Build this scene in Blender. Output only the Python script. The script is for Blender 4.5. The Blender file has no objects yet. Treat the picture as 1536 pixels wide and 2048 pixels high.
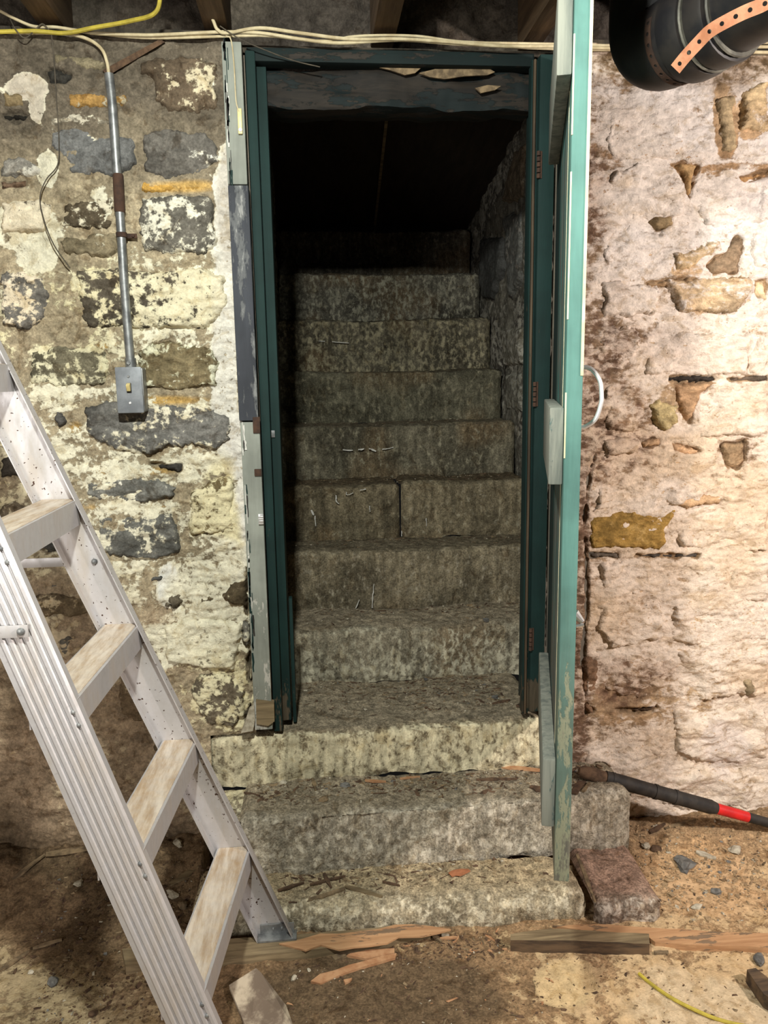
import bpy, bmesh, random
import numpy as np
from math import sin, cos, tan, pi, radians, atan2, sqrt
from mathutils import Vector, Matrix

# ------------------------------------------------------------------ camera
F = 1540.0                                   # focal length in pixels of the 1536 x 2048 frame
PSI, PIT, RHO = radians(5.2), radians(9.8), radians(.95)
CAM = np.array([0, -2.2, 1.45])
_f = np.array([sin(PSI)*cos(PIT), cos(PSI)*cos(PIT), -sin(PIT)])
_r = np.array([cos(PSI), -sin(PSI), 0.0]); _u = np.cross(_r, _f)
RX = _r*cos(RHO) - _u*sin(RHO); UX = _u*cos(RHO) + _r*sin(RHO)
SC = bpy.context.scene
cd = bpy.data.cameras.new('camera'); cam = bpy.data.objects.new('camera', cd); SC.collection.objects.link(cam)
cd.sensor_fit = 'VERTICAL'; cd.sensor_height = 36; cd.lens = F/2048*36; cd.clip_start = .02
cam.matrix_world = Matrix(((RX[0], UX[0], -_f[0], CAM[0]), (RX[1], UX[1], -_f[1], CAM[1]), (RX[2], UX[2], -_f[2], CAM[2]), (0, 0, 0, 1)))
SC.camera = cam

# ------------------------------------------------------------------ light
W = bpy.data.worlds.new('world'); SC.world = W; W.use_nodes = True
W.node_tree.nodes['Background'].inputs[0].default_value = (1, .95, .9, 1)
W.node_tree.nodes['Background'].inputs[1].default_value = .004

def area(name, loc, look, sx, sy, power, col, spread=pi):
    l = bpy.data.lights.new(name, 'AREA'); l.shape = 'RECTANGLE'; l.size = sx; l.size_y = sy; l.energy = power; l.color = col; l.spread = spread
    o = bpy.data.objects.new(name, l); SC.collection.objects.link(o); o.location = loc
    o.rotation_euler = (Vector(look)-Vector(loc)).to_track_quat('-Z', 'Y').to_euler(); return o
area('ceiling_bulb', (-.155, -1.65, 2.33), (-.2, -.1, .9), .08, .08, 27, (.98, 1.0, .91))
area('warm_bulb', (2.0, -1.85, 1.80), (1.1, 0, 1.1), .12, .12, 33, (1.0, .895, .82))
area('fill_light', (-1.45, -2.9, 1.25), (-.3, 0, .8), .7, .7, 17, (1.0, .95, .88))  # unseen soft fill added at the left to lift the left wall
SC.view_settings.view_transform = 'Standard'; SC.view_settings.look = 'None'
SC.view_settings.gamma = 1; SC.view_settings.use_curve_mapping = False
SC.view_settings.exposure = .80

# ------------------------------------------------------------------ helpers
def ray(x, y): return RX*(x-768)/F - UX*(y-1024)/F + _f
def onY(x, y, Y): d = ray(x, y); return CAM + d*(Y-CAM[1])/d[1]
def onZ(x, y, Z): d = ray(x, y); return CAM + d*(Z-CAM[2])/d[2]
def onX(x, y, X): d = ray(x, y); return CAM + d*(X-CAM[0])/d[0]
def toPix(P):
    v = P-CAM; z = v@_f
    return 768 + F*(v@RX)/z, 1024 - F*(v@UX)/z
def L(r, g, b, k=1.0):                       # sRGB bytes to linear
    c = np.array([r, g, b])/255.0
    return np.where(c <= .04045, c/12.92, ((c+.055)/1.055)**2.4)*k
rnd = random.Random(7)

def _h(ix, iy, iz, s):
    n = (ix.astype(np.int64)*374761393 + iy.astype(np.int64)*668265263 + iz.astype(np.int64)*2147483647 + s*974634777) & 0xffffffff
    n = ((n ^ (n >> 13))*1274126177) & 0xffffffff
    n = ((n ^ (n >> 15))*2246822519) & 0xffffffff
    return ((n ^ (n >> 16)) & 0xffff)/65535.0
def vnoise(x, y, z, s=0):
    x0, y0, z0 = np.floor(x), np.floor(y), np.floor(z)
    fx, fy, fz = x-x0, y-y0, z-z0
    fx, fy, fz = [t*t*(3-2*t) for t in (fx, fy, fz)]
    r = 0
    for a in (0, 1):
        for b in (0, 1):
            for c in (0, 1):
                r = r + _h(x0+a, y0+b, z0+c, s)*(fx if a else 1-fx)*(fy if b else 1-fy)*(fz if c else 1-fz)
    return r
def fbm(x, y, z, sc, o=4, s=0, g=.5):        # -1..1
    x = np.asarray(x, float)*sc; y = np.asarray(y, float)*sc; z = np.asarray(z, float)*sc
    x, y, z = np.broadcast_arrays(x, y, z); t = 0; a = 1; n = 0
    for k in range(o):
        t = t + a*(vnoise(x, y, z, s+k)*2-1); n += a; a *= g; x, y, z = x*2.03+3.7, y*2.03+1.3, z*2.03+9.1
    return t/n*1.5
def sst(a, b, x): t = np.clip((x-a)/(b-a), 0, 1); return t*t*(3-2*t)
def sdpoly(px, py, poly):                    # >0 inside
    P = np.asarray(poly, float); d = np.full(px.shape, 1e9); ins = np.zeros(px.shape, bool)
    for i in range(len(P)):
        a, b = P[i], P[(i+1) % len(P)]; e = b-a
        wx, wy = px-a[0], py-a[1]; t = np.clip((wx*e[0]+wy*e[1])/(e@e+1e-12), 0, 1)
        d = np.minimum(d, np.hypot(wx-t*e[0], wy-t*e[1]))
        c = (a[1] > py) != (b[1] > py)
        ins ^= c & (px < (b[0]-a[0])*(py-a[1])/(b[1]-a[1]+1e-12)+a[0])
    return np.where(ins, d, -d)
def dline(px, py, line):
    P = np.asarray(line, float); d = np.full(px.shape, 1e9)
    for a, b in zip(P[:-1], P[1:]):
        e = b-a; wx, wy = px-a[0], py-a[1]; t = np.clip((wx*e[0]+wy*e[1])/(e@e+1e-12), 0, 1)
        d = np.minimum(d, np.hypot(wx-t*e[0], wy-t*e[1]))
    return d

def tag(o, label=None, cat=None, group=None, kind=None):
    if label: o['label'] = label
    if cat: o['category'] = cat
    if group: o['group'] = group
    if kind: o['kind'] = kind
    return o
def link(name, me, mat, parent=None):
    o = bpy.data.objects.new(name, me); SC.collection.objects.link(o)
    if mat: me.materials.append(mat)
    if parent: o.parent = parent
    return o
def empty(name, loc=(0, 0, 0)):
    o = bpy.data.objects.new(name, None); SC.collection.objects.link(o); o.location = loc; o.empty_display_size = .05; return o
def child(o, parent):                         # parent without moving: parents are unrotated empties
    o.parent = parent; o.matrix_parent_inverse = Matrix.Translation(-parent.location); return o
def mesh_np(name, V, Q, mat, attrs=None, parent=None, smooth=True):
    me = bpy.data.meshes.new(name); V = np.ascontiguousarray(V, np.float32); Q = np.ascontiguousarray(Q, np.int32)
    used = np.zeros(len(V), bool); used[Q.ravel()] = True; idx = np.cumsum(used)-1; V = V[used]; Q = idx[Q].astype(np.int32)
    k = Q.shape[1]; me.vertices.add(len(V)); me.vertices.foreach_set('co', V.ravel())
    me.loops.add(Q.size); me.loops.foreach_set('vertex_index', Q.ravel())
    me.polygons.add(len(Q)); me.polygons.foreach_set('loop_start', np.arange(0, Q.size, k, dtype=np.int32))
    me.polygons.foreach_set('use_smooth', np.full(len(Q), smooth))
    for n, a in (attrs or {}).items():
        at = me.attributes.new(n, 'FLOAT_COLOR', 'POINT'); at.data.foreach_set('color', np.ascontiguousarray(a[used], np.float32).ravel())
    me.update(calc_edges=True); me.validate()
    return link(name, me, mat, parent)
def gridq(nu, nv):
    i = np.arange(nu*nv).reshape(nu, nv)
    return np.stack([i[:-1, :-1], i[1:, :-1], i[1:, 1:], i[:-1, 1:]], -1).reshape(-1, 4)
def rgba(c, a): return np.concatenate([c, np.asarray(a)[:, None]], 1)
def const(n, c): return np.tile(np.asarray(c, float), (n, 1))
def lerp(a, b, t): return a + (b-a)*np.asarray(t)[:, None]

class MB:                                    # collects shapes into ONE mesh
    def __init__(s): s.bm = bmesh.new()
    def box(s, c, size, M=None, bev=0):
        r = bmesh.ops.create_cube(s.bm, size=1); vs = r['verts']
        bmesh.ops.scale(s.bm, verts=vs, vec=size)
        if bev:
            es = list({e for v in vs for e in v.link_edges}); q = bmesh.ops.bevel(s.bm, geom=es, offset=bev, segments=2, affect='EDGES', profile=.6)
            vs = list({v for f in q['faces'] for v in f.verts} | {v for v in vs if v.is_valid})
        if M is not None: bmesh.ops.transform(s.bm, verts=vs, matrix=M)
        bmesh.ops.translate(s.bm, verts=vs, vec=c); return vs
    def hexa(s, P):                          # 8 corners: bottom 4, top 4
        v = [s.bm.verts.new(p) for p in P]
        for f in ((3, 2, 1, 0), (4, 5, 6, 7), (0, 1, 5, 4), (1, 2, 6, 5), (2, 3, 7, 6), (3, 0, 4, 7)): s.bm.faces.new([v[i] for i in f])
        return v
    def tube(s, pts, r, n=10, caps=True):
        pts = [Vector(p) for p in pts]; rs = r if isinstance(r, (list, tuple)) else [r]*len(pts); rings = []
        t0 = (pts[1]-pts[0]).normalized(); a = t0.orthogonal().normalized()
        for i, p in enumerate(pts):
            t = (pts[min(i+1, len(pts)-1)]-pts[max(i-1, 0)]).normalized(); a = (a-t*a.dot(t)).normalized(); b = t.cross(a)
            rings.append([s.bm.verts.new(p+(a*cos(2*pi*k/n)+b*sin(2*pi*k/n))*rs[i]) for k in range(n)])
        for A, B in zip(rings[:-1], rings[1:]):
            for k in range(n): s.bm.faces.new((A[k], A[(k+1) % n], B[(k+1) % n], B[k]))
        if caps: s.bm.faces.new(rings[0][::-1]); s.bm.faces.new(rings[-1])
    def extr(s, poly, vec):                  # closed 3D polygon extruded along vec
        a = [s.bm.verts.new(p) for p in poly]; b = [s.bm.verts.new(Vector(p)+Vector(vec)) for p in poly]; n = len(a)
        s.bm.faces.new(a[::-1]); s.bm.faces.new(b)
        for i in range(n): s.bm.faces.new((a[i], a[(i+1) % n], b[(i+1) % n], b[i]))
    def build(s, name, mat, parent=None, smooth=True, ang=35):
        bmesh.ops.recalc_face_normals(s.bm, faces=s.bm.faces); me = bpy.data.meshes.new(name); s.bm.to_mesh(me); s.bm.free()
        if smooth:
            me.polygons.foreach_set('use_smooth', [True]*len(me.polygons)); me.set_sharp_from_angle(angle=radians(ang))
        o = link(name, me, mat)
        if parent: child(o, parent)
        return o
def spline(pts, n=8):                        # Catmull-Rom through the points
    P = [np.array(p, float) for p in pts]; P = [2*P[0]-P[1]]+P+[2*P[-1]-P[-2]]; out = []
    for i in range(1, len(P)-2):
        for k in range(n):
            t = k/n; a, b, c, d = P[i-1:i+3]
            out.append(.5*((2*b)+(c-a)*t+(2*a-5*b+4*c-d)*t*t+(3*b-a-3*c+d)*t**3))
    return out+[P[-2]]

# ------------------------------------------------------------------ materials
class NT:
    def __init__(s, name):
        s.m = bpy.data.materials.new(name); s.m.use_nodes = True; s.t = s.m.node_tree; s.b = s.t.nodes['Principled BSDF']
        s.co = s.t.nodes.new('ShaderNodeTexCoord').outputs['Object']
    def n(s, t, **k):
        o = s.t.nodes.new(t)
        for a, v in k.items(): setattr(o, a, v)
        return o
    def set(s, sock, v):
        if isinstance(v, bpy.types.NodeSocket): s.t.links.new(v, sock)
        else: sock.default_value = v
    def noise(s, sc, det=4, ro=.55, vec=None, dist=0):
        o = s.n('ShaderNodeTexNoise'); s.set(o.inputs['Vector'], vec or s.co); o.inputs['Scale'].default_value = sc; o.inputs['Detail'].default_value = det
        o.inputs['Roughness'].default_value = ro; o.inputs['Distortion'].default_value = dist; return o.outputs[0]
    def scale(s, v):
        o = s.n('ShaderNodeMapping'); s.set(o.inputs[0], s.co); o.inputs['Scale'].default_value = v; return o.outputs[0]
    def math(s, op, a, b=0, c=0):
        o = s.n('ShaderNodeMath', operation=op); s.set(o.inputs[0], a); s.set(o.inputs[1], b); s.set(o.inputs[2], c); return o.outputs[0]
    def mr(s, v, a, b, c=0, d=1, smooth=True):
        o = s.n('ShaderNodeMapRange', interpolation_type='SMOOTHSTEP' if smooth else 'LINEAR'); s.set(o.inputs[0], v)
        for i, q in enumerate((a, b, c, d)): s.set(o.inputs[1+i], q)
        return o.outputs[0]
    def mix(s, f, a, b, mode='MIX'):
        o = s.n('ShaderNodeMix', data_type='RGBA', blend_type=mode); s.set(o.inputs[0], f)
        for i, v in ((6, a), (7, b)): s.set(o.inputs[i], v if isinstance(v, bpy.types.NodeSocket) else (*v, 1))
        return o.outputs[2]
    def val(s, c, f):                        # colour times a value
        o = s.n('ShaderNodeVectorMath', operation='SCALE'); s.set(o.inputs[0], c if isinstance(c, bpy.types.NodeSocket) else tuple(c)); s.set(o.inputs['Scale'], f); return o.outputs[0]
    def attr(s, nme): o = s.n('ShaderNodeAttribute', attribute_name=nme); return o.outputs['Color'], o.outputs['Alpha']
    def pos(s, i): o = s.n('ShaderNodeSeparateXYZ'); s.set(o.inputs[0], s.co); return o.outputs[i]
    def bump(s, h, st=.5, d=.005): 
        o = s.n('ShaderNodeBump'); s.set(o.inputs['Height'], h); o.inputs['Strength'].default_value = st; o.inputs['Distance'].default_value = d
        s.set(s.b.inputs['Normal'], o.outputs[0])
    def out(s, col, rough=.85, metal=0, spec=.3):
        s.set(s.b.inputs['Base Color'], col if isinstance(col, bpy.types.NodeSocket) else (*col, 1)); s.set(s.b.inputs['Roughness'], rough); s.set(s.b.inputs['Metallic'], metal)
        s.set(s.b.inputs['Specular IOR Level'], spec); return s.m
def masonry(name, aniso=(1, 1, 1), bd=.006, grain=(.72, 1.22), sc=14, streak=0, soft=.025):
    t = NT(name); bc, _ = t.attr('base'); wc, wa = t.attr('wash'); v = t.scale(aniso)
    n1 = t.noise(sc, 9, .66, v, .5); n2 = t.noise(48, 5, .62, v); n3 = t.noise(170, 4, .62); n4 = t.noise(5, 4); n5 = t.noise(22, 7, .66, v, .8)
    m = t.math('ADD', t.math('MULTIPLY', n1, .58), t.math('MULTIPLY', n2, .42))
    m = t.math('ADD', m, t.math('MULTIPLY', t.math('SUBTRACT', wa, .5), .50))
    msk = t.mr(m, .5-soft, .5+soft)
    hole = t.mr(t.math('ADD', t.noise(75, 3, .6, v), t.math('MULTIPLY', t.math('SUBTRACT', n4, .5), .25)), .66, .69)       # flecks knocked out of the wash
    msk = t.math('MULTIPLY', msk, t.math('SUBTRACT', 1, t.math('MULTIPLY', hole, .8)))
    g = t.math('MULTIPLY', t.mr(n3, .25, .75, *grain), t.mr(n4, .3, .7, .84, 1.12))
    b1 = t.val(bc, t.math('MULTIPLY', g, t.mr(n2, .3, .7, .70, 1.28)))
    b2 = t.mix(t.mr(n5, .52, .66, 0, .55), b1, t.mix(1, b1, L(150, 128, 100), 'MULTIPLY'))
    w1 = t.val(wc, t.math('MULTIPLY', t.mr(n3, .2, .8, .84, 1.10), t.mr(n2, .3, .7, .82, 1.1)))
    w2 = t.mix(t.mr(n5, .50, .64, 0, .5), w1, t.mix(1, w1, L(196, 180, 150), 'MULTIPLY'))
    c = t.mix(msk, b2, w2)
    if streak: c = t.val(c, t.mr(t.noise(26, 5, .6, t.scale((1.6, 1.6, .16))), .32, .68, 1-streak, 1+streak))
    h = t.math('ADD', t.math('MULTIPLY', msk, .22), t.math('ADD', t.math('MULTIPLY', n3, .35), t.math('ADD', t.math('MULTIPLY', n5, 1.1), t.math('MULTIPLY', n2, .5))))
    t.bump(h, .9, bd); return t.out(c, .93, 0, .15)
def wood(name, a, b, paint=None, wear=.5, sc=(14, 14, 1.2), rough=.75, wz=None, worn=None, fade=None):
    t = NT(name); v = t.scale(sc); n1 = t.noise(3.5, 6, .65, v, .4); n2 = t.noise(1.2, 4, .6, v); c = t.mix(t.mr(n1, .3, .7), a, b); h = n1
    if paint is not None:
        v2 = t.scale((sc[0]*.25+1, sc[1]*.25+1, sc[2]*.25+1)); k = t.math('ADD', t.noise(5, 8, .68, v2), t.math('MULTIPLY', t.math('SUBTRACT', n2, .5), .35))
        if wz: k = t.math('ADD', k, t.mr(t.pos(2), wz[0], wz[1], -wz[2], 0))
        m = t.mr(k, 1-wear-.02, 1-wear+.02); pc = t.mix(t.mr(t.math('ADD', t.pos(2), t.math('MULTIPLY', t.math('SUBTRACT', n2, .5), .9)), fade[0], fade[1]), fade[2], paint) if fade else paint; pc = t.val(pc, t.math('MULTIPLY', t.mr(t.noise(7, 5), .3, .7, .8, 1.15), t.mr(n1, .3, .7, .88, 1.08)))
        if worn is not None:
            m0 = t.mr(k, 1-wear-.10, 1-wear-.05); c = t.mix(m0, c, worn)
        c = t.mix(m, c, pc); h = t.math('ADD', t.math('MULTIPLY', n1, .6), t.math('MULTIPLY', m, .5))
    t.bump(h, .5, .003); return t.out(c, rough, 0, .3)
def plain(name, a, b=None, rough=.6, metal=0, sc=25, bd=.001, spec=.4):
    t = NT(name); b = a*.75 if b is None else b; n = t.noise(sc, 5, .6); t.bump(n, .4, bd); return t.out(t.mix(t.mr(n, .35, .65), a, b), rough, metal, spec)

M_wall = masonry('masonry_left'); M_wallr = masonry('masonry_right', (.75, 1, 1.25), .0065, (.8, 1.16), 34, 0, .075); M_gran = masonry('granite', (1, 1, .7), .006, (.5, 1.45), 52, .26, .06)
M_dirt = masonry('earth_floor', (1, 1, 1), .006, (.6, 1.35), 14)
M_teal = wood('teal_jamb_paint', L(60, 55, 45), L(95, 85, 70), L(19, 44, 42), .68, wz=(.45, .75, .18))
M_teall = wood('teal_door_paint', L(80, 82, 78), L(120, 118, 105), L(84, 124, 117), .66, wz=(.4, 1.2, .20), worn=L(138, 142, 120), fade=(.45, 1.25, L(96, 112, 102)))
M_tealf = wood('worn_door_face', L(70, 76, 76), L(112, 112, 102), L(62, 104, 100), .52, wz=(.4, 1.7, .12))
M_ledge = wood('grey_ledge', L(100, 105, 100), L(140, 142, 132), L(84, 103, 101), .34)
M_casing = wood('grey_casing', L(95, 88, 75), L(125, 118, 104), L(138, 142, 134), .66, wz=(.4, 1.0, .16), worn=L(190, 188, 180))
M_casblue = wood('slate_casing', L(120, 122, 122), L(160, 160, 158), L(60, 63, 70), .50, worn=L(96, 98, 100))
M_old = wood('old_dark_timber', L(40, 36, 30), L(70, 62, 50), None)
M_oldx = wood('lintel_timber', L(22, 20, 18), L(46, 40, 34), L(16, 26, 27), .5, sc=(1.2, 14, 14))
M_head = wood('dark_head_board', L(34, 30, 27), L(52, 46, 40), L(14, 28, 28), .6, sc=(1.2, 14, 14))
M_joist = wood('joist_timber', L(78, 62, 46), L(118, 96, 72), None, sc=(14, 1.2, 14))
M_brown = wood('brown_reveal_wood', L(58, 48, 39), L(90, 76, 60), L(28, 60, 57), .35)
M_plyw = wood('dark_hatch_board', L(34, 28, 22), L(52, 42, 34), None, sc=(8, 1, 8))
M_or = wood('split_pine', L(158, 118, 84), L(188, 148, 110), L(120, 100, 80), .42, sc=(1.2, 16, 16))
M_gw = wood('weathered_plank', L(96, 82, 62), L(150, 132, 102), None, sc=(1.2, 14, 14))
M_dk = wood('charred_block', L(52, 44, 38), L(104, 84, 64), None, sc=(1.5, 12, 12))
M_spl = plain('splinter_wood', L(92, 78, 60), L(140, 120, 92), .9, 0, 40)
M_splo = plain('splinter_orange', L(158, 114, 80), L(180, 140, 104), .9, 0, 40)
M_chip = plain('plaster_chip', L(190, 182, 164), L(150, 140, 122), .95, 0, 60)
M_slate = plain('grey_stone_chip', L(118, 116, 112), L(82, 80, 78), .9, 0, 45, .003)
M_brn = plain('brown_bark', L(98, 76, 58), L(66, 50, 38), .95, 0, 50)
M_grav = plain('tan_gravel', L(176, 150, 116), L(138, 116, 90), .95, 0, 60)
M_leaf = plain('orange_leaf', L(172, 112, 78), L(142, 90, 60), .9, 0, 40)
M_ironp = plain('black_iron', L(30, 29, 32), L(48, 44, 42), .5, .1, 14, .002)
M_rust = plain('rust', L(80, 58, 46), L(58, 44, 38), .9, .1, 40)
M_cop = plain('copper_strap', L(214, 152, 118), L(186, 124, 92), .5, .25, 30)
M_chr = plain('chrome', L(230, 230, 230), L(210, 210, 210), .3, .55, 10)
M_steel = plain('galvanised', L(150, 152, 152), L(110, 112, 114), .45, .6, 30)
M_ring = plain('dull_ring', L(112, 110, 100), L(78, 76, 70), .6, .2, 30)
M_box = plain('box_paint', L(146, 150, 156), L(120, 124, 130), .55, .25, 20)
M_cream = plain('cream_cable', L(205, 192, 158), L(176, 160, 126), .6)
M_yel = plain('yellow_cable', L(196, 178, 70), L(160, 144, 58), .6)
M_wire = plain('thin_wire', L(86, 78, 66), L(60, 54, 46), .7)
M_tog = plain('ivory_toggle', L(226, 208, 150), L(205, 186, 126), .4)
M_blk = plain('black_rubber', L(34, 31, 30), L(52, 47, 43), .7, 0, 30, .002)
M_red = plain('red_tape', L(214, 34, 34), L(186, 28, 30), .5)
M_white = plain('white_paint', L(214, 212, 206), L(190, 188, 182), .9)
M_crm = plain('cream_paint', L(222, 214, 182), L(198, 190, 156), .8)
M_dark = plain('room_shell', L(120, 112, 100), L(90, 84, 76), .95, 0, 4)
def m_alu(name, dust, speck=1):
    t = NT(name); n = t.noise(9, 6, .65, t.scale((6, 1, 1) if dust > .5 else (2, 2, .6))); n2 = t.noise(60, 4); sp = t.mr(t.noise(125, 2, .5), .675, .70)
    c = t.mix(t.mr(n, .45-dust*.13, .75-dust*.05), L(190, 188, 190) if dust < .5 else L(206, 194, 178), L(182, 174, 166) if dust < .5 else L(164, 140, 112))
    c = t.mix(t.mr(n2, .35, .7, 0, .25), c, L(170, 166, 164)); c = t.mix(t.math('MULTIPLY', sp, speck), c, L(70, 48, 38)); t.bump(n2, .2, .001)
    return t.out(c, t.mr(n, .3, .7, .38, .62), .45 if dust < .5 else .1, .4)
M_alu = m_alu('dull_aluminium', .15, .12); M_alus = m_alu('speckled_aluminium', .15); M_alud = m_alu('dusty_aluminium', .9, .1)

# ------------------------------------------------------------------ big shell
SHELL = dict(kind='structure')
def shell(name, x0, x1, y0, y1, z0, z1):
    b = MB(); b.box(((x0+x1)/2, (y0+y1)/2, (z0+z1)/2), (x1-x0, y1-y0, z1-z0)); return tag(b.build(name, M_dark, smooth=False), kind='structure')
shell('wall_far_left', -3.1, -3.0, -5.1, .3, -.05, 2.75)
shell('wall_far_right', 3.0, 3.1, -5.1, .3, -.05, 2.75)
shell('wall_behind', -3.0, 3.0, -5.1, -5.0, -.05, 2.75)

# ceiling: boards over joists
ceil = empty('ceiling', (0, -2.4, 2.56)); tag(ceil, kind='structure')
for i in range(27):
    b = MB(); y = -5.0+.2*i; b.box((0, y+.098, 2.575), (6, .192, .024)); child(b.build('ceiling_board', M_joist, smooth=False), ceil)
JL = ['dark ceiling joist end farthest left above the conduit', 'ceiling joist above the left door casing', 'ceiling joist ending above the middle of the doorway', 'ceiling joist ending just left of the open door top', 'ceiling joist behind the black drain pipe']
for i, (x, w) in enumerate(((-.63, .062), (-.215, .062), (.225, .062), (.637, .058), (1.09, .06))):
    b = MB(); b.box((x, -2.44, 2.455), (w, 5.1, .205), bev=.004); tag(b.build('joist', M_joist), JL[i], 'joist', 'ceiling joists')

# ------------------------------------------------------------------ stone walls
def nonuni(a, b, d, lo, hi, c):              # fine spacing d in a..b, coarse c outside to lo, hi
    return np.concatenate([np.arange(lo, a-1e-6, c), np.arange(a, b, d), [b], np.arange(b+c, hi+c*.5, c)] if hi > b+1e-6 else [np.arange(lo, a-1e-6, c), np.arange(a, b, d), [b]])
def pfield(X, Z, Y=0.0):
    P = np.stack([X, np.full_like(X, Y), Z], 1); return toPix(P)
def blobs(px, py, jit, lst, val, vcol=None):
    """lst: (cx, cy, rx, ry, value[, colour]); soft-edged ellipses with noise-broken rims"""
    for q in lst:
        d = np.hypot((px-q[0])/q[2], (py-q[1])/q[3]) + jit*.35
        w = 1-sst(.75, 1.1, d); val = val + (q[4]-val)*w
        if vcol is not None and len(q) > 5: vcol = lerp(vcol, q[5], w)
    return val, vcol

CREAM, YEL, WHT = L(224, 218, 196), L(220, 210, 174), L(228, 226, 218)
def left_fields(px, py, X, Z):
    n = len(px); j = fbm(X, 0, Z, 9, 4, 3); j2 = fbm(X, 0, Z, 3.2, 3, 8)
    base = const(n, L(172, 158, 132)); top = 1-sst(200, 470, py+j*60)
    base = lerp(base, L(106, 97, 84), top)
    low = sst(1080, 1330, py-.55*(px-330)*(px < 330)*0+j*70)*(1-sst(300, 430, px+j*50))
    low = np.maximum(low, sst(1420, 1520, py+j*30)*(1-sst(400, 470, px)))
    base = lerp(base, L(164, 144, 120), low)
    wc = lerp(const(n, CREAM), YEL, sst(-.2, .5, j2)*(py > 480))
    wc = lerp(wc, L(186, 168, 140), low)
    a = .22+.27*sst(330, 560, py+j*50); a = a+(.40-a)*low
    a, wc = blobs(px, py, j, [(448, 620, 26, 330, .80, L(214, 210, 200)), (455, 420, 20, 130, .80, L(196, 190, 180)), (472, 1000, 26, 150, .86, L(214, 210, 202)), (430, 1030, 50, 110, .62, YEL),
        (55, 450, 90, 45, .72), (95, 340, 28, 45, .8), (60, 175, 45, 28, .78, L(196, 186, 170)), (75, 205, 18, 40, .78, L(196, 186, 170)), (360, 240, 70, 18, .1), (380, 165, 50, 30, .5), (75, 495, 40, 45, .85), (200, 400, 30, 40, .6),
        (120, 800, 60, 40, .66), (230, 790, 90, 25, .66), (140, 900, 40, 60, .64), (260, 930, 90, 30, .62), (330, 830, 60, 15, .66), (400, 1130, 80, 60, .64, CREAM), (335, 1180, 18, 45, .9, WHT), (420, 1230, 90, 80, .70, CREAM),
        (330, 1290, 50, 50, .66, CREAM), (120, 640, 70, 60, .35), (350, 660, 90, 20, .6), (380, 935, 60, 40, .7), (280, 1420, 60, 90, .15), (60, 1500, 70, 200, .25)], a, wc)
    base = lerp(base, L(204, 166, 96), np.clip(1-np.minimum.reduce([np.hypot((px-c)/rx, (py-d)/ry)+j*.3 for c, d, rx, ry in ((360, 374, 75, 14), (330, 800, 90, 10), (290, 942, 110, 10), (240, 1014, 110, 10), (215, 690, 20, 8), (150, 855, 22, 20), (330, 312, 30, 18))]), 0, .5)*1.7)
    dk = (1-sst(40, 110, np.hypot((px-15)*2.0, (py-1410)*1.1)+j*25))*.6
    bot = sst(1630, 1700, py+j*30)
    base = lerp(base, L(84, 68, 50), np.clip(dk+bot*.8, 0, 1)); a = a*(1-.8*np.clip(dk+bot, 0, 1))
    return base, wc, a
PW, TAN = L(232, 222, 214), L(212, 180, 142)
def right_fields(px, py, X, Z):
    n = len(px); j = fbm(X, 0, Z, 9, 4, 13); j2 = fbm(X*.5, 0, Z, 4, 3, 18)
    base = lerp(const(n, L(210, 180, 144)), L(188, 154, 118), sst(-.3, .6, j2)); up = 1-sst(420, 760, py+j*80)
    wc = lerp(const(n, L(230, 214, 198)), L(232, 224, 218), up); wc = lerp(wc, L(218, 194, 166), sst(.1, .6, j2)*(1-.7*up)*.8)
    a = np.full(n, .80)
    a, wc = blobs(px, py, j, [(1450, 250, 26, 70, .2), (1500, 240, 35, 40, .25), (1460, 340, 80, 14, .45), (1375, 540, 40, 20, .4), (1420, 590, 80, 40, .55), (1360, 790, 40, 40, .45), (1470, 800, 70, 70, .75), (1400, 700, 110, 40, .92),
        (1470, 400, 80, 60, .95), (1310, 260, 100, 70, .90), (1320, 1000, 120, 25, .85), (1300, 1410, 120, 60, .55), (1330, 1500, 200, 50, .8), (1450, 1500, 60, 60, .9, L(224, 210, 200))], a, wc)
    dirt = (1-sst(1190, 1330, px+j*80+35*(1-sst(500, 800, py))))*(1-.75*sst(930, 1010, py))*sst(100, 330, py+j*60)
    dirt = np.maximum(dirt*.85, (1-sst(1160, 1200, px+j*15)))
    dirt = np.maximum(dirt, (1-sst(.6, 1.1, np.hypot((px-1260)/110, (py-1360)/70)+j*.4))*.7)
    dirt = np.maximum(dirt, .5*(1-sst(.6, 1.1, np.hypot((px-1460)/60, (py-900)/30)+j*.5)))
    dirt = np.maximum(dirt, (1-sst(.6, 1.1, np.hypot((px-1300)/70, (py-690)/40)+j*.4))*.3)
    fl = fbm(X*1.4, 0, Z, 42, 4, 5)
    dm = np.clip(dirt*1.15+fl*.55*dirt, 0, 1)
    wc = lerp(wc, L(184, 160, 142), dm*.7); base = lerp(base, L(122, 96, 78), dm); a = a-.32*dm*(a > .3)
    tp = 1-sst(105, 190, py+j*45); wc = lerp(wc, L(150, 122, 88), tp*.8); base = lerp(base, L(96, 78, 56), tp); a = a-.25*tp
    bt = sst(1610, 1660, py+j*20); base = lerp(base, L(146, 118, 88), bt); a = a*(1-.7*bt)
    return base, wc, a
CRK_R = [(1206, 860), (1192, 905), (1178, 960), (1172, 1010), (1166, 1060), (1174, 1110), (1176, 1180), (1172, 1250), (1168, 1310), (1170, 1360), (1174, 1432)]
CRK_L = [(497, 1135), (494, 1190), (492, 1225), (500, 1260), (498, 1330), (503, 1380), (497, 1440)]
def terr(X, Z, seed):                         # flaking layers: stepped plateaus with broken edges
    q = fbm(X*.62, 0, Z*1.35, 13, 6, seed+31, .62)*2.4; f = np.floor(q); return np.clip(f+sst(.80, 1.0, q-f), -3, 3)
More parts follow.
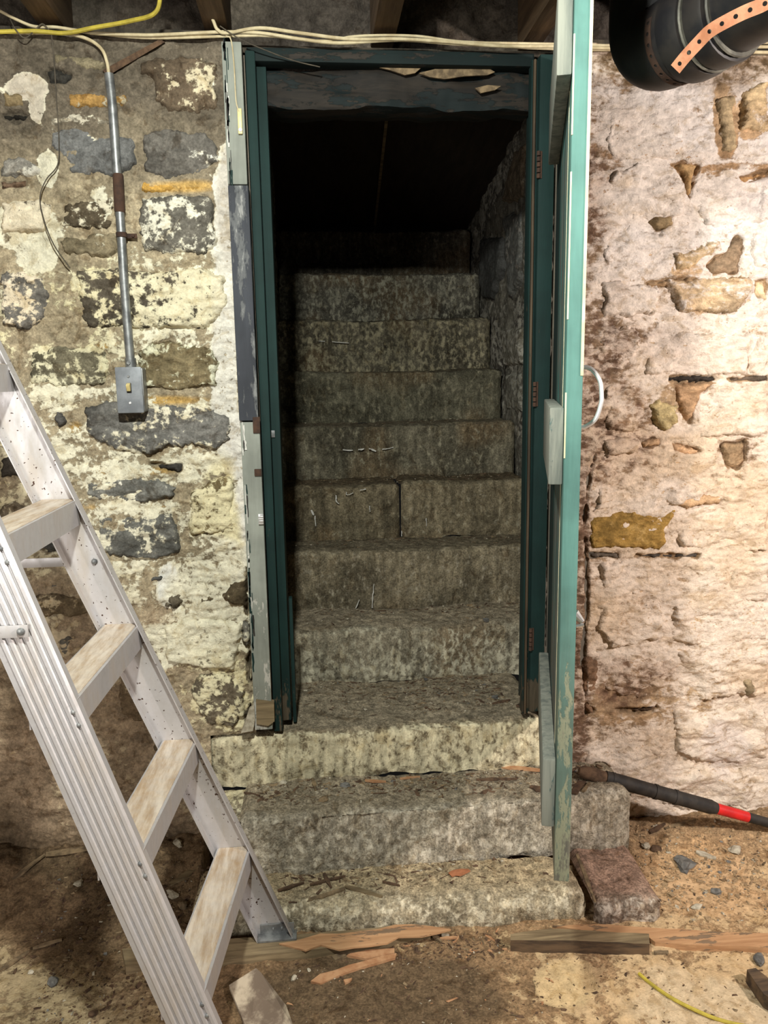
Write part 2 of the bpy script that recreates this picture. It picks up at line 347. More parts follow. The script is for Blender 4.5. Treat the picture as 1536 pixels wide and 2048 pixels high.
def wall_mesh(name, xs, zs, fields, mat, seed, cut, crack, Y0=0.0, mid=.006, pits=()):
    X, Z = [q.ravel() for q in np.meshgrid(xs, zs, indexing='ij')]; px, py = pfield(X, Z)
    h = .010*fbm(X, 0, Z, 5, 3, seed)+mid*fbm(X*.7, 0, Z*1.4, 22, 4, seed+5)+.0024*fbm(X*.6, 0, Z*1.5, 90, 3, seed+9); tl = terr(X, Z, seed); h = h+.0035*tl
    dc = dline(px, py, crack); dc = dc+5*fbm(X, 0, Z, 24, 4, 3)*(dc < 14); cr = 1-sst(.8, 4.5, np.abs(dc)); h = h-.03*cr
    pit = np.zeros(len(X)); jj = 5*fbm(X, 0, Z, 30, 3, 77)
    for P in pits: pit = np.maximum(pit, sst(-3, 2, sdpoly(px, py, P)+jj))
    h = h*(1-.5*pit)-.017*pit
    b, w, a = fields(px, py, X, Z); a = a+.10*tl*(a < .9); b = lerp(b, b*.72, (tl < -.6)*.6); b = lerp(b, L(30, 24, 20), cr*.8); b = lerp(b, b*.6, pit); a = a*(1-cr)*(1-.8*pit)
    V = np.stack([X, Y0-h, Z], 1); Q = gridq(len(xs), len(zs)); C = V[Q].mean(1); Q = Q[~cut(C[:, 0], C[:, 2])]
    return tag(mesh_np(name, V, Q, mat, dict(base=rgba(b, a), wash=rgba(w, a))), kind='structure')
# header masonry seen between the joist ends, above and behind the cables
xs, zs = np.arange(-1.3, 1.6, .012), np.arange(2.28, 2.58, .01); X, Z = [q.ravel() for q in np.meshgrid(xs, zs, indexing='ij')]; h = .03*fbm(X, 0, Z, 9, 3, 61)+.01*fbm(X, 0, Z, 40, 2, 62)
n = len(X); WH = tag(mesh_np('wall_header', np.stack([X, .13-h, Z], 1), gridq(len(xs), len(zs)), M_wall, dict(base=rgba(lerp(const(n, L(72, 66, 60)), L(100, 92, 82), sst(-.3, .4, fbm(X, 0, Z, 6, 2, 6))), np.zeros(n)), wash=rgba(const(n, L(120, 116, 108)), np.full(n, .2)))), kind='structure')
b = MB(); b.box((-1.6, .07, 2.335), (2.8, .13, .02)); b.box((1.85, .07, 2.335), (2.3, .13, .02)); b.box((.25, .09, 2.318), (.93, .09, .02))
tag(b.build('trim_sill', M_old, smooth=False), kind='structure')

def stone(poly, base, wash, a, parent, fields, mat, proud=.006, seed=0, step=.0045, dark=None):
    P = np.array([onY(x, y, 0)[[0, 2]] for x, y in poly])
    lo, hi = P.min(0)-.015, P.max(0)+.015; xs, zs = np.arange(lo[0], hi[0], step), np.arange(lo[1], hi[1], step)
    X, Z = [q.ravel() for q in np.meshgrid(xs, zs, indexing='ij')]
    soft = fields is right_fields and a > .5
    sd = sdpoly(X, Z, P)+(.013 if soft else .009)*fbm(X, seed, Z, 24, 4, seed)+.004*fbm(X, seed, Z, 110, 2, seed)
    k = sst(-.006, .012, sd); tl = terr(X, Z+seed*.37, seed); pv = (-.2+1.2*sst(-.5, .6, fbm(X, seed, Z, 9, 2, seed+21))) if soft else 1
    h = proud*k*pv-.024*(1-k)+k*(.007*fbm(X*.8, seed, Z*1.3, 11, 3, seed+2)+.005*fbm(X*.6, seed, Z*1.6, 45, 4, seed+4)+.003*tl)+(0 if soft else .002)*sst(0, .03, sd)
    n = len(X); j = fbm(X, seed, Z, 8, 3, seed+7); px, py = pfield(X, Z)
    b = lerp(const(n, base), np.asarray(base)*.66, sst(-.1, .5, j)); b = lerp(b, np.minimum(np.asarray(base)*1.3, .8), sst(.05, .6, -j)*.6)
    A = np.full(n, a)+.16*fbm(X, seed, Z, 5, 2, seed+11)+.06*tl; wc = const(n, wash)
    if fields is left_fields: _, wf, af = left_fields(px, py, X, Z); A = .72*A+.28*af; wc = .65*wc+.35*wf
    if soft: fb, wf, fa = right_fields(px, py, X, Z); wc = wf; b = fb; A = .5*A+.5*fa
    rim = 1-sst(.0, .010, sd); b = lerp(b, b*.5, rim*(.2 if soft else .6))
    V = np.stack([X, -h, Z], 1); Q = gridq(len(xs), len(zs)); Q = Q[(sd[Q] > -.008).all(1)]
    if len(Q): mesh_np('stone', V, Q, mat, dict(base=rgba(b, A), wash=rgba(wc, A)), parent)
SL, SLB, BRN, OCH, GRY = L(116, 115, 110), L(122, 122, 121), L(112, 98, 80), L(186, 146, 76), L(132, 126, 112)
LEFT = [
 ([(108, 105), (170, 110), (212, 125), (205, 142), (160, 137), (112, 124)], L(138, 128, 104), CREAM, .15, .008),
 ([(92, 140), (112, 134), (150, 150), (132, 170), (92, 166)], L(58, 56, 52), CREAM, .05, .002),
 ([(135, 190), (175, 183), (215, 182), (255, 185), (258, 214), (200, 222), (140, 212)], L(150, 118, 70), L(150, 136, 110), .3, .006),
 ([(270, 125), (310, 112), (395, 110), (433, 130), (433, 215), (400, 226), (340, 222), (312, 205), (300, 160), (275, 150)], L(106, 92, 76), L(206, 190, 156), .46, .009),
 ([(97, 262), (120, 252), (160, 258), (275, 264), (280, 330), (255, 350), (200, 360), (135, 358), (128, 320), (97, 300)], SLB, WHT, .16, .006),
 ([(97, 236), (150, 228), (225, 240), (232, 254), (150, 252), (98, 258)], L(146, 138, 122), L(186, 176, 160), .4, .007),
 ([(285, 268), (320, 258), (400, 258), (438, 290), (440, 325), (415, 345), (405, 365), (330, 362), (290, 345), (282, 300)], L(106, 102, 96), WHT, .30, .009),
 ([(0, 180), (48, 184), (60, 222), (0, 220)], L(128, 112, 84), CREAM, .1, .006),
 ([(0, 224), (40, 222), (64, 230), (50, 240), (0, 238)], L(46, 43, 38), CREAM, .0, .002),
 ([(0, 312), (50, 315), (98, 337), (82, 354), (0, 350)], L(140, 136, 128), L(196, 192, 186), .62, .006),
 ([(0, 360), (50, 358), (52, 374), (0, 376)], L(112, 92, 76), CREAM, .1, .004),
 ([(0, 402), (60, 398), (110, 404), (105, 440), (90, 466), (0, 470)], L(110, 98, 84), L(222, 206, 180), .72, .007),
 ([(118, 402), (180, 396), (226, 392), (232, 440), (215, 460), (120, 455)], L(110, 98, 80), L(220, 210, 186), .50, .007),
 ([(280, 392), (340, 386), (420, 388), (433, 410), (432, 490), (405, 512), (330, 512), (285, 500), (278, 440)], L(106, 102, 94), L(226, 222, 206), .52, .011),
 ([(285, 362), (330, 366), (412, 368), (420, 382), (340, 386), (280, 384)], OCH, CREAM, .1, .006),
 ([(115, 480), (180, 464), (240, 468), (240, 505), (200, 515), (130, 510)], L(140, 128, 104), CREAM, .42, .006),
 ([(0, 545), (40, 532), (90, 550), (103, 590), (95, 630), (60, 660), (0, 650)], L(116, 112, 106), L(222, 206, 186), .50, .010),
 ([(148, 538), (200, 533), (330, 540), (400, 535), (455, 545), (458, 610), (430, 650), (380, 660), (300, 654), (180, 662), (165, 640), (155, 590)], L(98, 90, 78), L(222, 212, 178), .50, .010),
 ([(55, 697), (130, 690), (215, 694), (222, 740), (205, 768), (120, 778), (60, 768)], L(116, 110, 92), L(208, 202, 170), .47, .007),
 ([(275, 700), (300, 686), (360, 684), (430, 697), (445, 720), (435, 773), (360, 783), (290, 778), (270, 750)], L(122, 110, 84), L(206, 206, 176), .52, .010),
 ([(168, 815), (210, 803), (300, 808), (400, 808), (465, 832), (462, 880), (430, 906), (395, 895), (340, 893), (300, 913), (240, 903), (200, 888), (172, 873)], L(112, 110, 106), L(226, 218, 196), .42, .010),
 ([(112, 822), (130, 822), (137, 845), (120, 862), (108, 846)], L(84, 82, 80), CREAM, .1, .012),
 ([(165, 960), (220, 951), (320, 956), (352, 975), (345, 995), (280, 1003), (200, 1005), (170, 995)], SL, WHT, .30, .009),
 ([(378, 985), (420, 957), (466, 952), (468, 1058), (380, 1073)], L(150, 132, 96), YEL, .58, .007),
 ([(190, 1036), (260, 1026), (345, 1029), (364, 1060), (362, 1109), (300, 1119), (220, 1114), (195, 1090)], SL, L(226, 220, 200), .48, .009),
 ([(0, 917), (40, 907), (78, 926), (70, 954), (0, 958)], L(72, 68, 62), CREAM, .15, .010),
 ([(5, 855), (45, 862), (60, 880), (20, 880)], L(54, 50, 44), CREAM, .1, .006),
 ([(85, 1090), (120, 1072), (146, 1100), (95, 1106)], L(82, 82, 80), CREAM, .15, .009),
 ([(297, 1150), (315, 1146), (329, 1152), (325, 1163), (300, 1164)], L(82, 82, 80), CREAM, .05, .009),
 ([(437, 1196), (460, 1166), (492, 1156), (494, 1214), (470, 1216)], L(100, 88, 68), YEL, .25, .009),
 ([(335, 1190), (362, 1182), (370, 1205), (350, 1218), (330, 1214)], L(98, 90, 76), CREAM, .2, .008),
 ([(392, 1200), (430, 1190), (432, 1202), (405, 1210)], L(96, 86, 66), CREAM, .1, .006),
 ([(322, 1246), (400, 1234), (488, 1242), (480, 1300), (468, 1340), (400, 1338), (332, 1322)], L(150, 140, 118), L(226, 220, 196), .78, .011),
 ([(385, 1360), (400, 1344), (450, 1347), (490, 1380), (494, 1428), (470, 1452), (420, 1448), (392, 1423), (379, 1390)], L(112, 102, 86), L(216, 208, 176), .58, .014),
 ([(486, 1242), (499, 1250), (498, 1300), (486, 1310)], L(150, 146, 136), CREAM, .4, .012),
 ([(300, 928), (360, 930), (358, 940), (312, 940)], L(60, 57, 54), CREAM, .0, .003),
 ([(95, 1160), (135, 1158), (140, 1172), (100, 1178)], L(104, 100, 94), CREAM, .2, .006),
 ([(178, 1246), (215, 1240), (218, 1262), (190, 1270)], L(100, 92, 80), CREAM, .2, .007),
 ([(108, 1272), (150, 1268), (152, 1300), (130, 1318), (112, 1300)], L(104, 100, 92), CREAM, .15, .007),
 ([(30, 1190), (120, 1182), (200, 1200), (190, 1232), (60, 1240)], L(132, 116, 92), L(176, 160, 130), .4, .008),
 ([(0, 1010), (40, 1000), (60, 1040), (0, 1060)], L(116, 106, 90), CREAM, .4, .007),
 ([(230, 1340), (300, 1336), (330, 1400), (300, 1450), (240, 1430)], L(124, 106, 84), L(170, 150, 120), .3, .008),
 ([(300, 1480), (400, 1476), (420, 1560), (320, 1600)], L(112, 98, 78), L(150, 134, 106), .3, .009)]
T2 = L(206, 180, 146)
RIGHT = [
 ([(1208, 240), (1225, 190), (1300, 168), (1400, 163), (1430, 190), (1430, 300), (1380, 318), (1300, 323), (1215, 316)], TAN, PW, .8, .012),
 ([(1434, 195), (1472, 190), (1474, 300), (1440, 312)], L(196, 174, 138), PW, .35, .008),
 ([(1484, 180), (1536, 160), (1536, 265), (1480, 260)], L(204, 178, 140), PW, .4, .010),
 ([(1215, 338), (1300, 328), (1350, 334), (1372, 380), (1368, 428), (1300, 440), (1220, 424)], TAN, PW, .7, .012),
 ([(1342, 326), (1366, 320), (1398, 330), (1390, 360), (1380, 394), (1370, 358), (1348, 336)], L(178, 146, 104), PW, .05, -.002),
 ([(1388, 350), (1460, 344), (1536, 350), (1536, 452), (1440, 460), (1392, 430)], TAN, PW, .9, .012),
 ([(1352, 545), (1345, 508), (1400, 490), (1448, 472), (1444, 490), (1412, 520), (1382, 548)], L(200, 174, 136), PW, .35, .006),
 ([(1418, 530), (1455, 500), (1475, 470), (1492, 475), (1476, 545), (1430, 548)], L(178, 152, 124), PW, .05, -.002),
 ([(1496, 440), (1536, 436), (1536, 540), (1500, 545)], TAN, PW, .85, .010),
 ([(1205, 450), (1270, 455), (1335, 470), (1330, 545), (1210, 550)], TAN, PW, .7, .011),
 ([(1200, 562), (1290, 560), (1325, 566), (1320, 632), (1205, 636)], TAN, PW, .7, .012),
 ([(1336, 562), (1430, 552), (1500, 552), (1512, 572), (1462, 632), (1362, 622)], T2, PW, .5, .011),
 ([(1200, 648), (1275, 650), (1278, 745), (1205, 755)], TAN, PW, .7, .012),
 ([(1287, 668), (1400, 664), (1502, 663), (1490, 748), (1400, 752), (1292, 748)], TAN, PW, .9, .013),
 ([(1510, 665), (1536, 660), (1536, 745), (1502, 748)], TAN, PW, .75, .010),
 ([(1338, 752), (1400, 752), (1446, 756), (1440, 763), (1380, 760), (1340, 762)], L(74, 68, 62), PW, .0, -.004),
 ([(1350, 766), (1440, 764), (1402, 786), (1382, 846), (1372, 838), (1355, 800)], L(196, 160, 124), PW, .05, -.002),
 ([(1300, 812), (1328, 798), (1352, 812), (1354, 842), (1332, 860), (1306, 846)], L(186, 168, 124), PW, .3, .013),
 ([(1392, 790), (1450, 772), (1536, 775), (1536, 872), (1400, 874), (1384, 850)], TAN, PW, .8, .013),
 ([(1200, 768), (1290, 765), (1296, 800), (1292, 862), (1210, 868)], TAN, PW, .6, .012),
 ([(1205, 880), (1280, 874), (1276, 908), (1212, 920)], TAN, PW, .75, .011),
 ([(1282, 884), (1328, 874), (1318, 890), (1290, 896)], L(202, 166, 130), PW, .05, .002),
 ([(1346, 886), (1375, 890), (1404, 904), (1370, 908), (1352, 902)], L(202, 166, 130), PW, .05, .002),
 ([(1440, 890), (1490, 882), (1496, 920), (1476, 940), (1455, 930), (1445, 905)], L(198, 166, 130), PW, .1, .0),
 ([(1190, 968), (1300, 962), (1340, 970), (1420, 975), (1410, 1010), (1300, 1015), (1185, 1022)], TAN, PW, .8, .013),
 ([(1340, 1000), (1400, 985), (1450, 990), (1440, 1010), (1360, 1018)], L(200, 166, 130), PW, .15, .004),
 ([(1174, 1030), (1250, 1024), (1350, 1018), (1348, 1040), (1334, 1060), (1338, 1088), (1320, 1102), (1180, 1098)], L(160, 128, 70), L(190, 158, 100), .25, .006),
 ([(1362, 1028), (1440, 1018), (1536, 1012), (1536, 1105), (1390, 1102), (1352, 1090)], TAN, PW, .85, .013),
 ([(1180, 1107), (1238, 1108), (1238, 1117), (1184, 1116)], L(96, 86, 76), PW, .05, -.003),
 ([(1274, 1112), (1330, 1106), (1400, 1108), (1396, 1116), (1310, 1120)], L(84, 78, 72), PW, .0, -.004),
 ([(1196, 1124), (1320, 1122), (1436, 1124), (1440, 1180), (1300, 1192), (1205, 1185)], TAN, PW, .8, .014),
 ([(1462, 1124), (1536, 1118), (1536, 1205), (1450, 1196)], TAN, PW, .7, .012),
 ([(1196, 1202), (1320, 1206), (1330, 1280), (1220, 1296), (1192, 1260)], TAN, PW, .7, .013),
 ([(1345, 1206), (1450, 1205), (1536, 1215), (1536, 1280), (1400, 1290), (1345, 1280)], TAN, PW, .75, .013),
 ([(1170, 1305), (1200, 1320), (1196, 1350), (1184, 1400), (1186, 1428), (1172, 1425), (1164, 1370)], L(124, 98, 78), PW, .05, .004),
 ([(1215, 1310), (1330, 1300), (1340, 1390), (1240, 1400), (1206, 1370)], TAN, PW, .6, .013),
 ([(1356, 1300), (1460, 1296), (1536, 1300), (1536, 1390), (1400, 1400), (1356, 1380)], TAN, PW, .65, .014),
 ([(1478, 1358), (1500, 1350), (1508, 1378), (1490, 1395)], L(180, 160, 128), PW, .3, .014),
 ([(1175, 1440), (1300, 1436), (1330, 1500), (1300, 1532), (1170, 1530)], TAN, PW, .75, .011),
 ([(1345, 1420), (1460, 1415), (1536, 1420), (1536, 1520), (1400, 1530), (1350, 1500)], TAN, PW, .8, .012),
 ([(1460, 757), (1500, 753), (1536, 752), (1536, 760), (1480, 764)], L(110, 96, 84), PW, .0, -.004),
 ([(1482, 730), (1510, 724), (1536, 722), (1536, 730), (1490, 737)], L(84, 74, 66), PW, .0, -.004),
 ([(1230, 1420), (1280, 1418), (1312, 1410), (1322, 1416), (1300, 1424), (1240, 1427)], L(110, 88, 70), PW, .0, -.004),
 ([(1470, 1636), (1500, 1628), (1536, 1632), (1536, 1642), (1490, 1643)], L(84, 70, 56), PW, .0, -.004),
 ([(1192, 1424), (1178, 1432), (1172, 1424), (1180, 1416)], L(60, 46, 38), PW, .0, -.004),
 ([(1512, 560), (1536, 556), (1536, 600), (1516, 596)], L(206, 184, 150), PW, .1, .0),
 ([(1488, 205), (1512, 196), (1530, 230), (1500, 250)], L(198, 170, 124), PW, .1, .0),
 ([(1300, 440), (1340, 432), (1350, 448), (1318, 456)], L(196, 170, 130), PW, .1, .0),
 ([(1480, 355), (1536, 340), (1536, 352), (1490, 362)], L(190, 150, 104), PW, .2, .0),
 ([(1500, 810), (1520, 795), (1526, 806), (1508, 822)], L(150, 136, 122), PW, .0, .0),
 ([(1290, 560), (1400, 556), (1396, 570), (1300, 574)], L(196, 166, 130), PW, .15, .0),
 ([(1180, 790), (1215, 782), (1212, 792), (1190, 800)], L(120, 96, 80), PW, .0, .0),
 ([(1290, 1560), (1380, 1545), (1500, 1545), (1536, 1560), (1536, 1620), (1320, 1618)], TAN, PW, .7, .012)]
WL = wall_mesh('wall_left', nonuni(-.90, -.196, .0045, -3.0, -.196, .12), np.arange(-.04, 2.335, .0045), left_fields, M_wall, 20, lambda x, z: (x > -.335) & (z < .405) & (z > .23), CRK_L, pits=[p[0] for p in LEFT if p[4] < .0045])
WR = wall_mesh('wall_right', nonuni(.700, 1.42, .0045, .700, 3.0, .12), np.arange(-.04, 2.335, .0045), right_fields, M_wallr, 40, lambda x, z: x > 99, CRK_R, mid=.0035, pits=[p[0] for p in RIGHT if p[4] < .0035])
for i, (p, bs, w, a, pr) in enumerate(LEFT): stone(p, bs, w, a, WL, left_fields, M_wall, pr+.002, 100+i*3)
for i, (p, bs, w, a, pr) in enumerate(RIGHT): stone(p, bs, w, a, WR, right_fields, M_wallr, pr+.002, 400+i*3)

# stairwell side walls
def side_wall(name, X0, sgn, seed):
    ys, zs = np.arange(.16, 2.5, .012), np.arange(.2, 2.75, .012); Y, Z = [q.ravel() for q in np.meshgrid(ys, zs, indexing='ij')]
    h = .02*fbm(0, Y, Z, 5, 3, seed)+.008*fbm(0, Y, Z, 24, 3, seed+2); n = len(Y); j = fbm(0, Y, Z, 6, 3, seed+5)
    b = lerp(const(n, L(112, 108, 98)), L(84, 80, 74), sst(-.2, .4, j)); a = .45+.2*j
    return tag(mesh_np(name, np.stack([X0+sgn*h, Y, Z], 1), gridq(len(ys), len(zs)), M_wall, dict(base=rgba(b, a), wash=rgba(const(n, L(150, 146, 136)), a))), kind='structure')
WSR = side_wall('wall_stair_right', .892, -1, 70); WSL = side_wall('wall_stair_left', -.16, 1, 80)
def side_stone(poly, base, wash, a, seed):
    P = np.array([onX(x, y, .885)[[1, 2]] for x, y in poly]); lo, hi = P.min(0)-.02, P.max(0)+.02
    ys, zs = np.arange(lo[0], hi[0], .009), np.arange(lo[1], hi[1], .009); Y, Z = [q.ravel() for q in np.meshgrid(ys, zs, indexing='ij')]
    sd = sdpoly(Y, Z, P)+.01*fbm(0, Y, Z, 25, 2, seed); k = sst(-.008, .02, sd); h = .012*k-.03*(1-k)+.01*k*fbm(0, Y, Z, 14, 3, seed); n = len(Y)
    Q = gridq(len(ys), len(zs)); Q = Q[(sd[Q] > -.012).all(1)]
    if len(Q): mesh_np('stone', np.stack([.885-h, Y, Z], 1), Q, M_wall, dict(base=rgba(const(n, base), np.full(n, a)), wash=rgba(const(n, wash), np.full(n, a))), WSR)
for i, (p, bs, w, a) in enumerate([([(962, 476), (1004, 472), (1004, 540), (985, 600), (964, 598)], L(74, 74, 72), WHT, .1), ([(1010, 430), (1046, 420), (1046, 560), (1020, 600), (1012, 520)], L(104, 104, 100), L(140, 136, 130), .4),
     ([(1000, 660), (1046, 650), (1046, 730), (1012, 735)], L(120, 116, 104), L(160, 156, 146), .5), ([(1016, 745), (1046, 742), (1046, 830), (1018, 825)], L(116, 112, 102), L(150, 148, 138), .5), ([(1030, 300), (1052, 280), (1050, 400), (1005, 410)], L(110, 98, 82), L(140, 130, 112), .35)]): side_stone(p, bs, w, a, 500+i*3)
for nm, x0, x1, y0, z0 in (('wall_return_left', -.194, -.147, .036, .41), ('wall_return_right', .690, .885, .012, .38)):
    b = MB(); b.box(((x0+x1)/2, (y0+.17)/2, (z0+2.30)/2), (x1-x0, .17-y0, 2.30-z0)); tag(b.build(nm, M_dark, smooth=False), kind='structure')
# end wall above the top step and the board lid over the stairwell
b = MB(); b.box((.37, 2.52, 2.5), (1.2, .05, .7)); tag(b.build('wall_stair_end', M_plyw, smooth=False), kind='structure')
lid = empty('ceiling_stairwell', (.36, 1.3, 2.42)); tag(lid, kind='structure')
S0, S1 = (.13, 2.62), (2.5, 2.222)
for x0, x1 in ((-.19, .297), (.303, .95)):
    b = MB(); b.hexa([(x0, S0[0], S0[1]), (x1, S0[0], S0[1]), (x1+(.09 if x1 < .9 else 0), S1[0], S1[1]), (x0+(.09 if x0 > 0 else 0), S1[0], S1[1])]+[(x0, S0[0], S0[1]+.02), (x1, S0[0], S0[1]+.02), (x1+(.09 if x1 < .9 else 0), S1[0], S1[1]+.02), (x0+(.09 if x0 > 0 else 0), S1[0], S1[1]+.02)])
    child(b.build('lid_board', M_plyw, smooth=False), lid)
b = MB(); b.hexa([(.29, S0[0], S0[1]-.012), (.302, S0[0], S0[1]-.012), (.392, S1[0], S1[1]-.012), (.38, S1[0], S1[1]-.012), (.29, S0[0], S0[1]), (.302, S0[0], S0[1]), (.392, S1[0], S1[1]), (.38, S1[0], S1[1])])
child(b.build('seam_strip', M_gw, smooth=False), lid)

# ------------------------------------------------------------------ floor
xs = nonuni(-.95, 1.45, .006, -3.0, 3.0, .15); ys = nonuni(-.95, .06, .006, -5.0, .06, .15)
X, Y = [q.ravel() for q in np.meshgrid(xs, ys, indexing='ij')]; n = len(X); px, py = toPix(np.stack([X, Y, np.zeros(n)], 1)); j = fbm(X, Y, 0, 7, 4, 90)
H = .006*fbm(X, Y, 0, 5, 3, 91)+.003*fbm(X, Y, 0, 40, 3, 92)
ml = (1-sst(-.36, -.24, X))*sst(-.34, -.02, Y+j*.05); H += ml*(.085+.02*j)+ml*.008*fbm(X, Y, 0, 45, 3, 93)
mr = sst(.86, .93, X)*sst(-.30, -.05, Y+j*.04); H += mr*(.05+.02*j)+mr*.006*fbm(X, Y, 0, 45, 3, 94)
H = np.where((X > -.36) & (X < .9) & (Y > -.37), np.minimum(H, -.004), H)
base = const(n, L(128, 104, 78)); wc = const(n, L(168, 146, 112)); a = np.full(n, .3)
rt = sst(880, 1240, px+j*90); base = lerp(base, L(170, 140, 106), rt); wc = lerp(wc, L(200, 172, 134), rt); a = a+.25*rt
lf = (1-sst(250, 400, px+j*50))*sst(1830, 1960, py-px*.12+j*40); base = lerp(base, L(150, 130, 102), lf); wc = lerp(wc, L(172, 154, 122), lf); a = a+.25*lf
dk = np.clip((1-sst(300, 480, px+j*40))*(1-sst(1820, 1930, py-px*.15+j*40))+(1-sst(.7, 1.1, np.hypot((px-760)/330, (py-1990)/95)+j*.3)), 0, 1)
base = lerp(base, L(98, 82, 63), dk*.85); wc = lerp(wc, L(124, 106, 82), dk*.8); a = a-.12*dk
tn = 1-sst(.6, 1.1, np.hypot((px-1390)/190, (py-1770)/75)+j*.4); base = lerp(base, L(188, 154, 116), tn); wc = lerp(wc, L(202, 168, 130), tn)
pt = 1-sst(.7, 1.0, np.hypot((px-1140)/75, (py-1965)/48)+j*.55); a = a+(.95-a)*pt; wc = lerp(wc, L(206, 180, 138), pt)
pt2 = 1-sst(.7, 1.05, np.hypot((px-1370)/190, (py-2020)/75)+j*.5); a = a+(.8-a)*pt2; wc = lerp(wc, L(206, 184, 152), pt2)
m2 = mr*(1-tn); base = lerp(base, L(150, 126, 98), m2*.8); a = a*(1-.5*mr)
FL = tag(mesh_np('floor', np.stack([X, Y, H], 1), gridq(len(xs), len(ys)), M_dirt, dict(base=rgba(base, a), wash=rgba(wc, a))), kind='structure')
def floor_h(x, y):
    i = np.argmin(np.abs(xs-x)); k = np.argmin(np.abs(ys-y)); return float(H.reshape(len(xs), len(ys))[i, k])

# ------------------------------------------------------------------ stone steps
DIRT = L(96, 84, 66)
def step(name, x0, x1, yf, yb, z0, z1, seed, base, wash, a, rf=.025, skew=0., rough=1., parent=None, dirt=.9, dcol=DIRT, dip=.008, washlow=None, nose=.06):
    d = .008; us = np.arange(x0, x1+d*.5, d); nf = max(4, int((z1-z0-rf)/d)); prof = [(0, z0+(z1-z0-rf)*i/nf) for i in range(nf+1)]
    prof += [(rf*(1-cos(t)), z1-rf+rf*sin(t)) for t in np.linspace(0, pi/2, 7)[1:]]
    nt = max(4, int((yb-yf-rf)/d)); prof += [(rf+(yb-yf-rf)*i/nt, z1) for i in range(1, nt+1)]
    pr = np.array(prof); X, S = np.meshgrid(us, np.arange(len(pr)), indexing='ij'); X = X.ravel(); S = S.ravel(); dy, z = pr[S, 0], pr[S, 1]; n = len(X)
    top = sst(z1-rf*.7, z1-.002, z); Y = yf+dy+skew*(X-(x0+x1)/2)
    nz = .010*fbm(X, Y, z, 5, 3, seed)+.006*fbm(X, Y, z, 26, 3, seed+2)+.003*fbm(X, Y, z, 90, 2, seed+4)
    endd = np.minimum(X-x0, x1-X); er = np.clip(1-endd/.025, 0, 1)**2*.02
    z2 = z+top*(nz*.8-dip*np.sin(pi*(X-x0)/(x1-x0))); bt = 1-sst(z0, z0+.03, z)
    V = np.stack([X, Y-(1-top)*nz*rough*1.1+er*(1-top)+bt*.004, z2-er*top], 1); V[:, 2] += bt*.012*fbm(X, seed, 0, 9, 3, seed+6)*(rough > 0)
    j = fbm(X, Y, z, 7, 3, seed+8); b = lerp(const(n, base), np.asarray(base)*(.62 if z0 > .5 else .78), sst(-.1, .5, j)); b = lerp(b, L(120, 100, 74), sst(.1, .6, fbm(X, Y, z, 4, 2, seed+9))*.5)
    dm = top*sst(.0, nose, dy+j*.03)*dirt; dm = np.clip(dm, 0, 1); b = lerp(b, dcol, dm); A = np.full(n, a)*(1-dm*.75); wc = lerp(const(n, wash), np.asarray(dcol)*1.5, dm)
    if washlow is not None: A = np.where(dm < .5, A+washlow*(1-sst(z0, z1, z)), A)
    Q = gridq(len(us), len(pr))
    return mesh_np(name, V, Q, M_gran, dict(base=rgba(b, A), wash=rgba(wc, A)), parent), V.reshape(len(us), len(pr), 3)
G1, G2, G3 = L(158, 149, 132), L(122, 116, 102), L(112, 106, 92)
STEPS = [  # x0 x1 yf yb z0 z1 base wash a skew
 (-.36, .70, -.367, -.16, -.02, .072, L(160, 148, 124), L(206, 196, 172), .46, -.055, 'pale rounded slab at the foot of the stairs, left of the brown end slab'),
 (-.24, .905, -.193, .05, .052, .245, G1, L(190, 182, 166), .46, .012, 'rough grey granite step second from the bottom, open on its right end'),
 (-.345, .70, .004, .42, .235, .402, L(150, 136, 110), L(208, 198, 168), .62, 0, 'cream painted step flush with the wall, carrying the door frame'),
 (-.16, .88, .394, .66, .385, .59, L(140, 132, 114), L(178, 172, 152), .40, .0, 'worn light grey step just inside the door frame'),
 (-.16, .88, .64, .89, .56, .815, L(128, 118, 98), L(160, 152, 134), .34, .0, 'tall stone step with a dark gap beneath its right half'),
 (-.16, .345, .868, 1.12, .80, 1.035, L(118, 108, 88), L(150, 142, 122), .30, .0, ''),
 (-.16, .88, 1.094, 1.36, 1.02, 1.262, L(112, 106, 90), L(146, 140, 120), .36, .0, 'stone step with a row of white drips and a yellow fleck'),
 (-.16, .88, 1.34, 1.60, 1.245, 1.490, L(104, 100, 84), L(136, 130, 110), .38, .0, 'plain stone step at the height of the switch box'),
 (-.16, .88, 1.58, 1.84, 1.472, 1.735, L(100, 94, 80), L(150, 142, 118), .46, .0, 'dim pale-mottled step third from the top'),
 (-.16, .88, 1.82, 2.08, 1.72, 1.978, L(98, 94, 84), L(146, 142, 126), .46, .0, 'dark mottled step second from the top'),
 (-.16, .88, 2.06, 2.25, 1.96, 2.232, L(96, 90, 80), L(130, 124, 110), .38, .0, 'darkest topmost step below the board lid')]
SO, SV = [], []
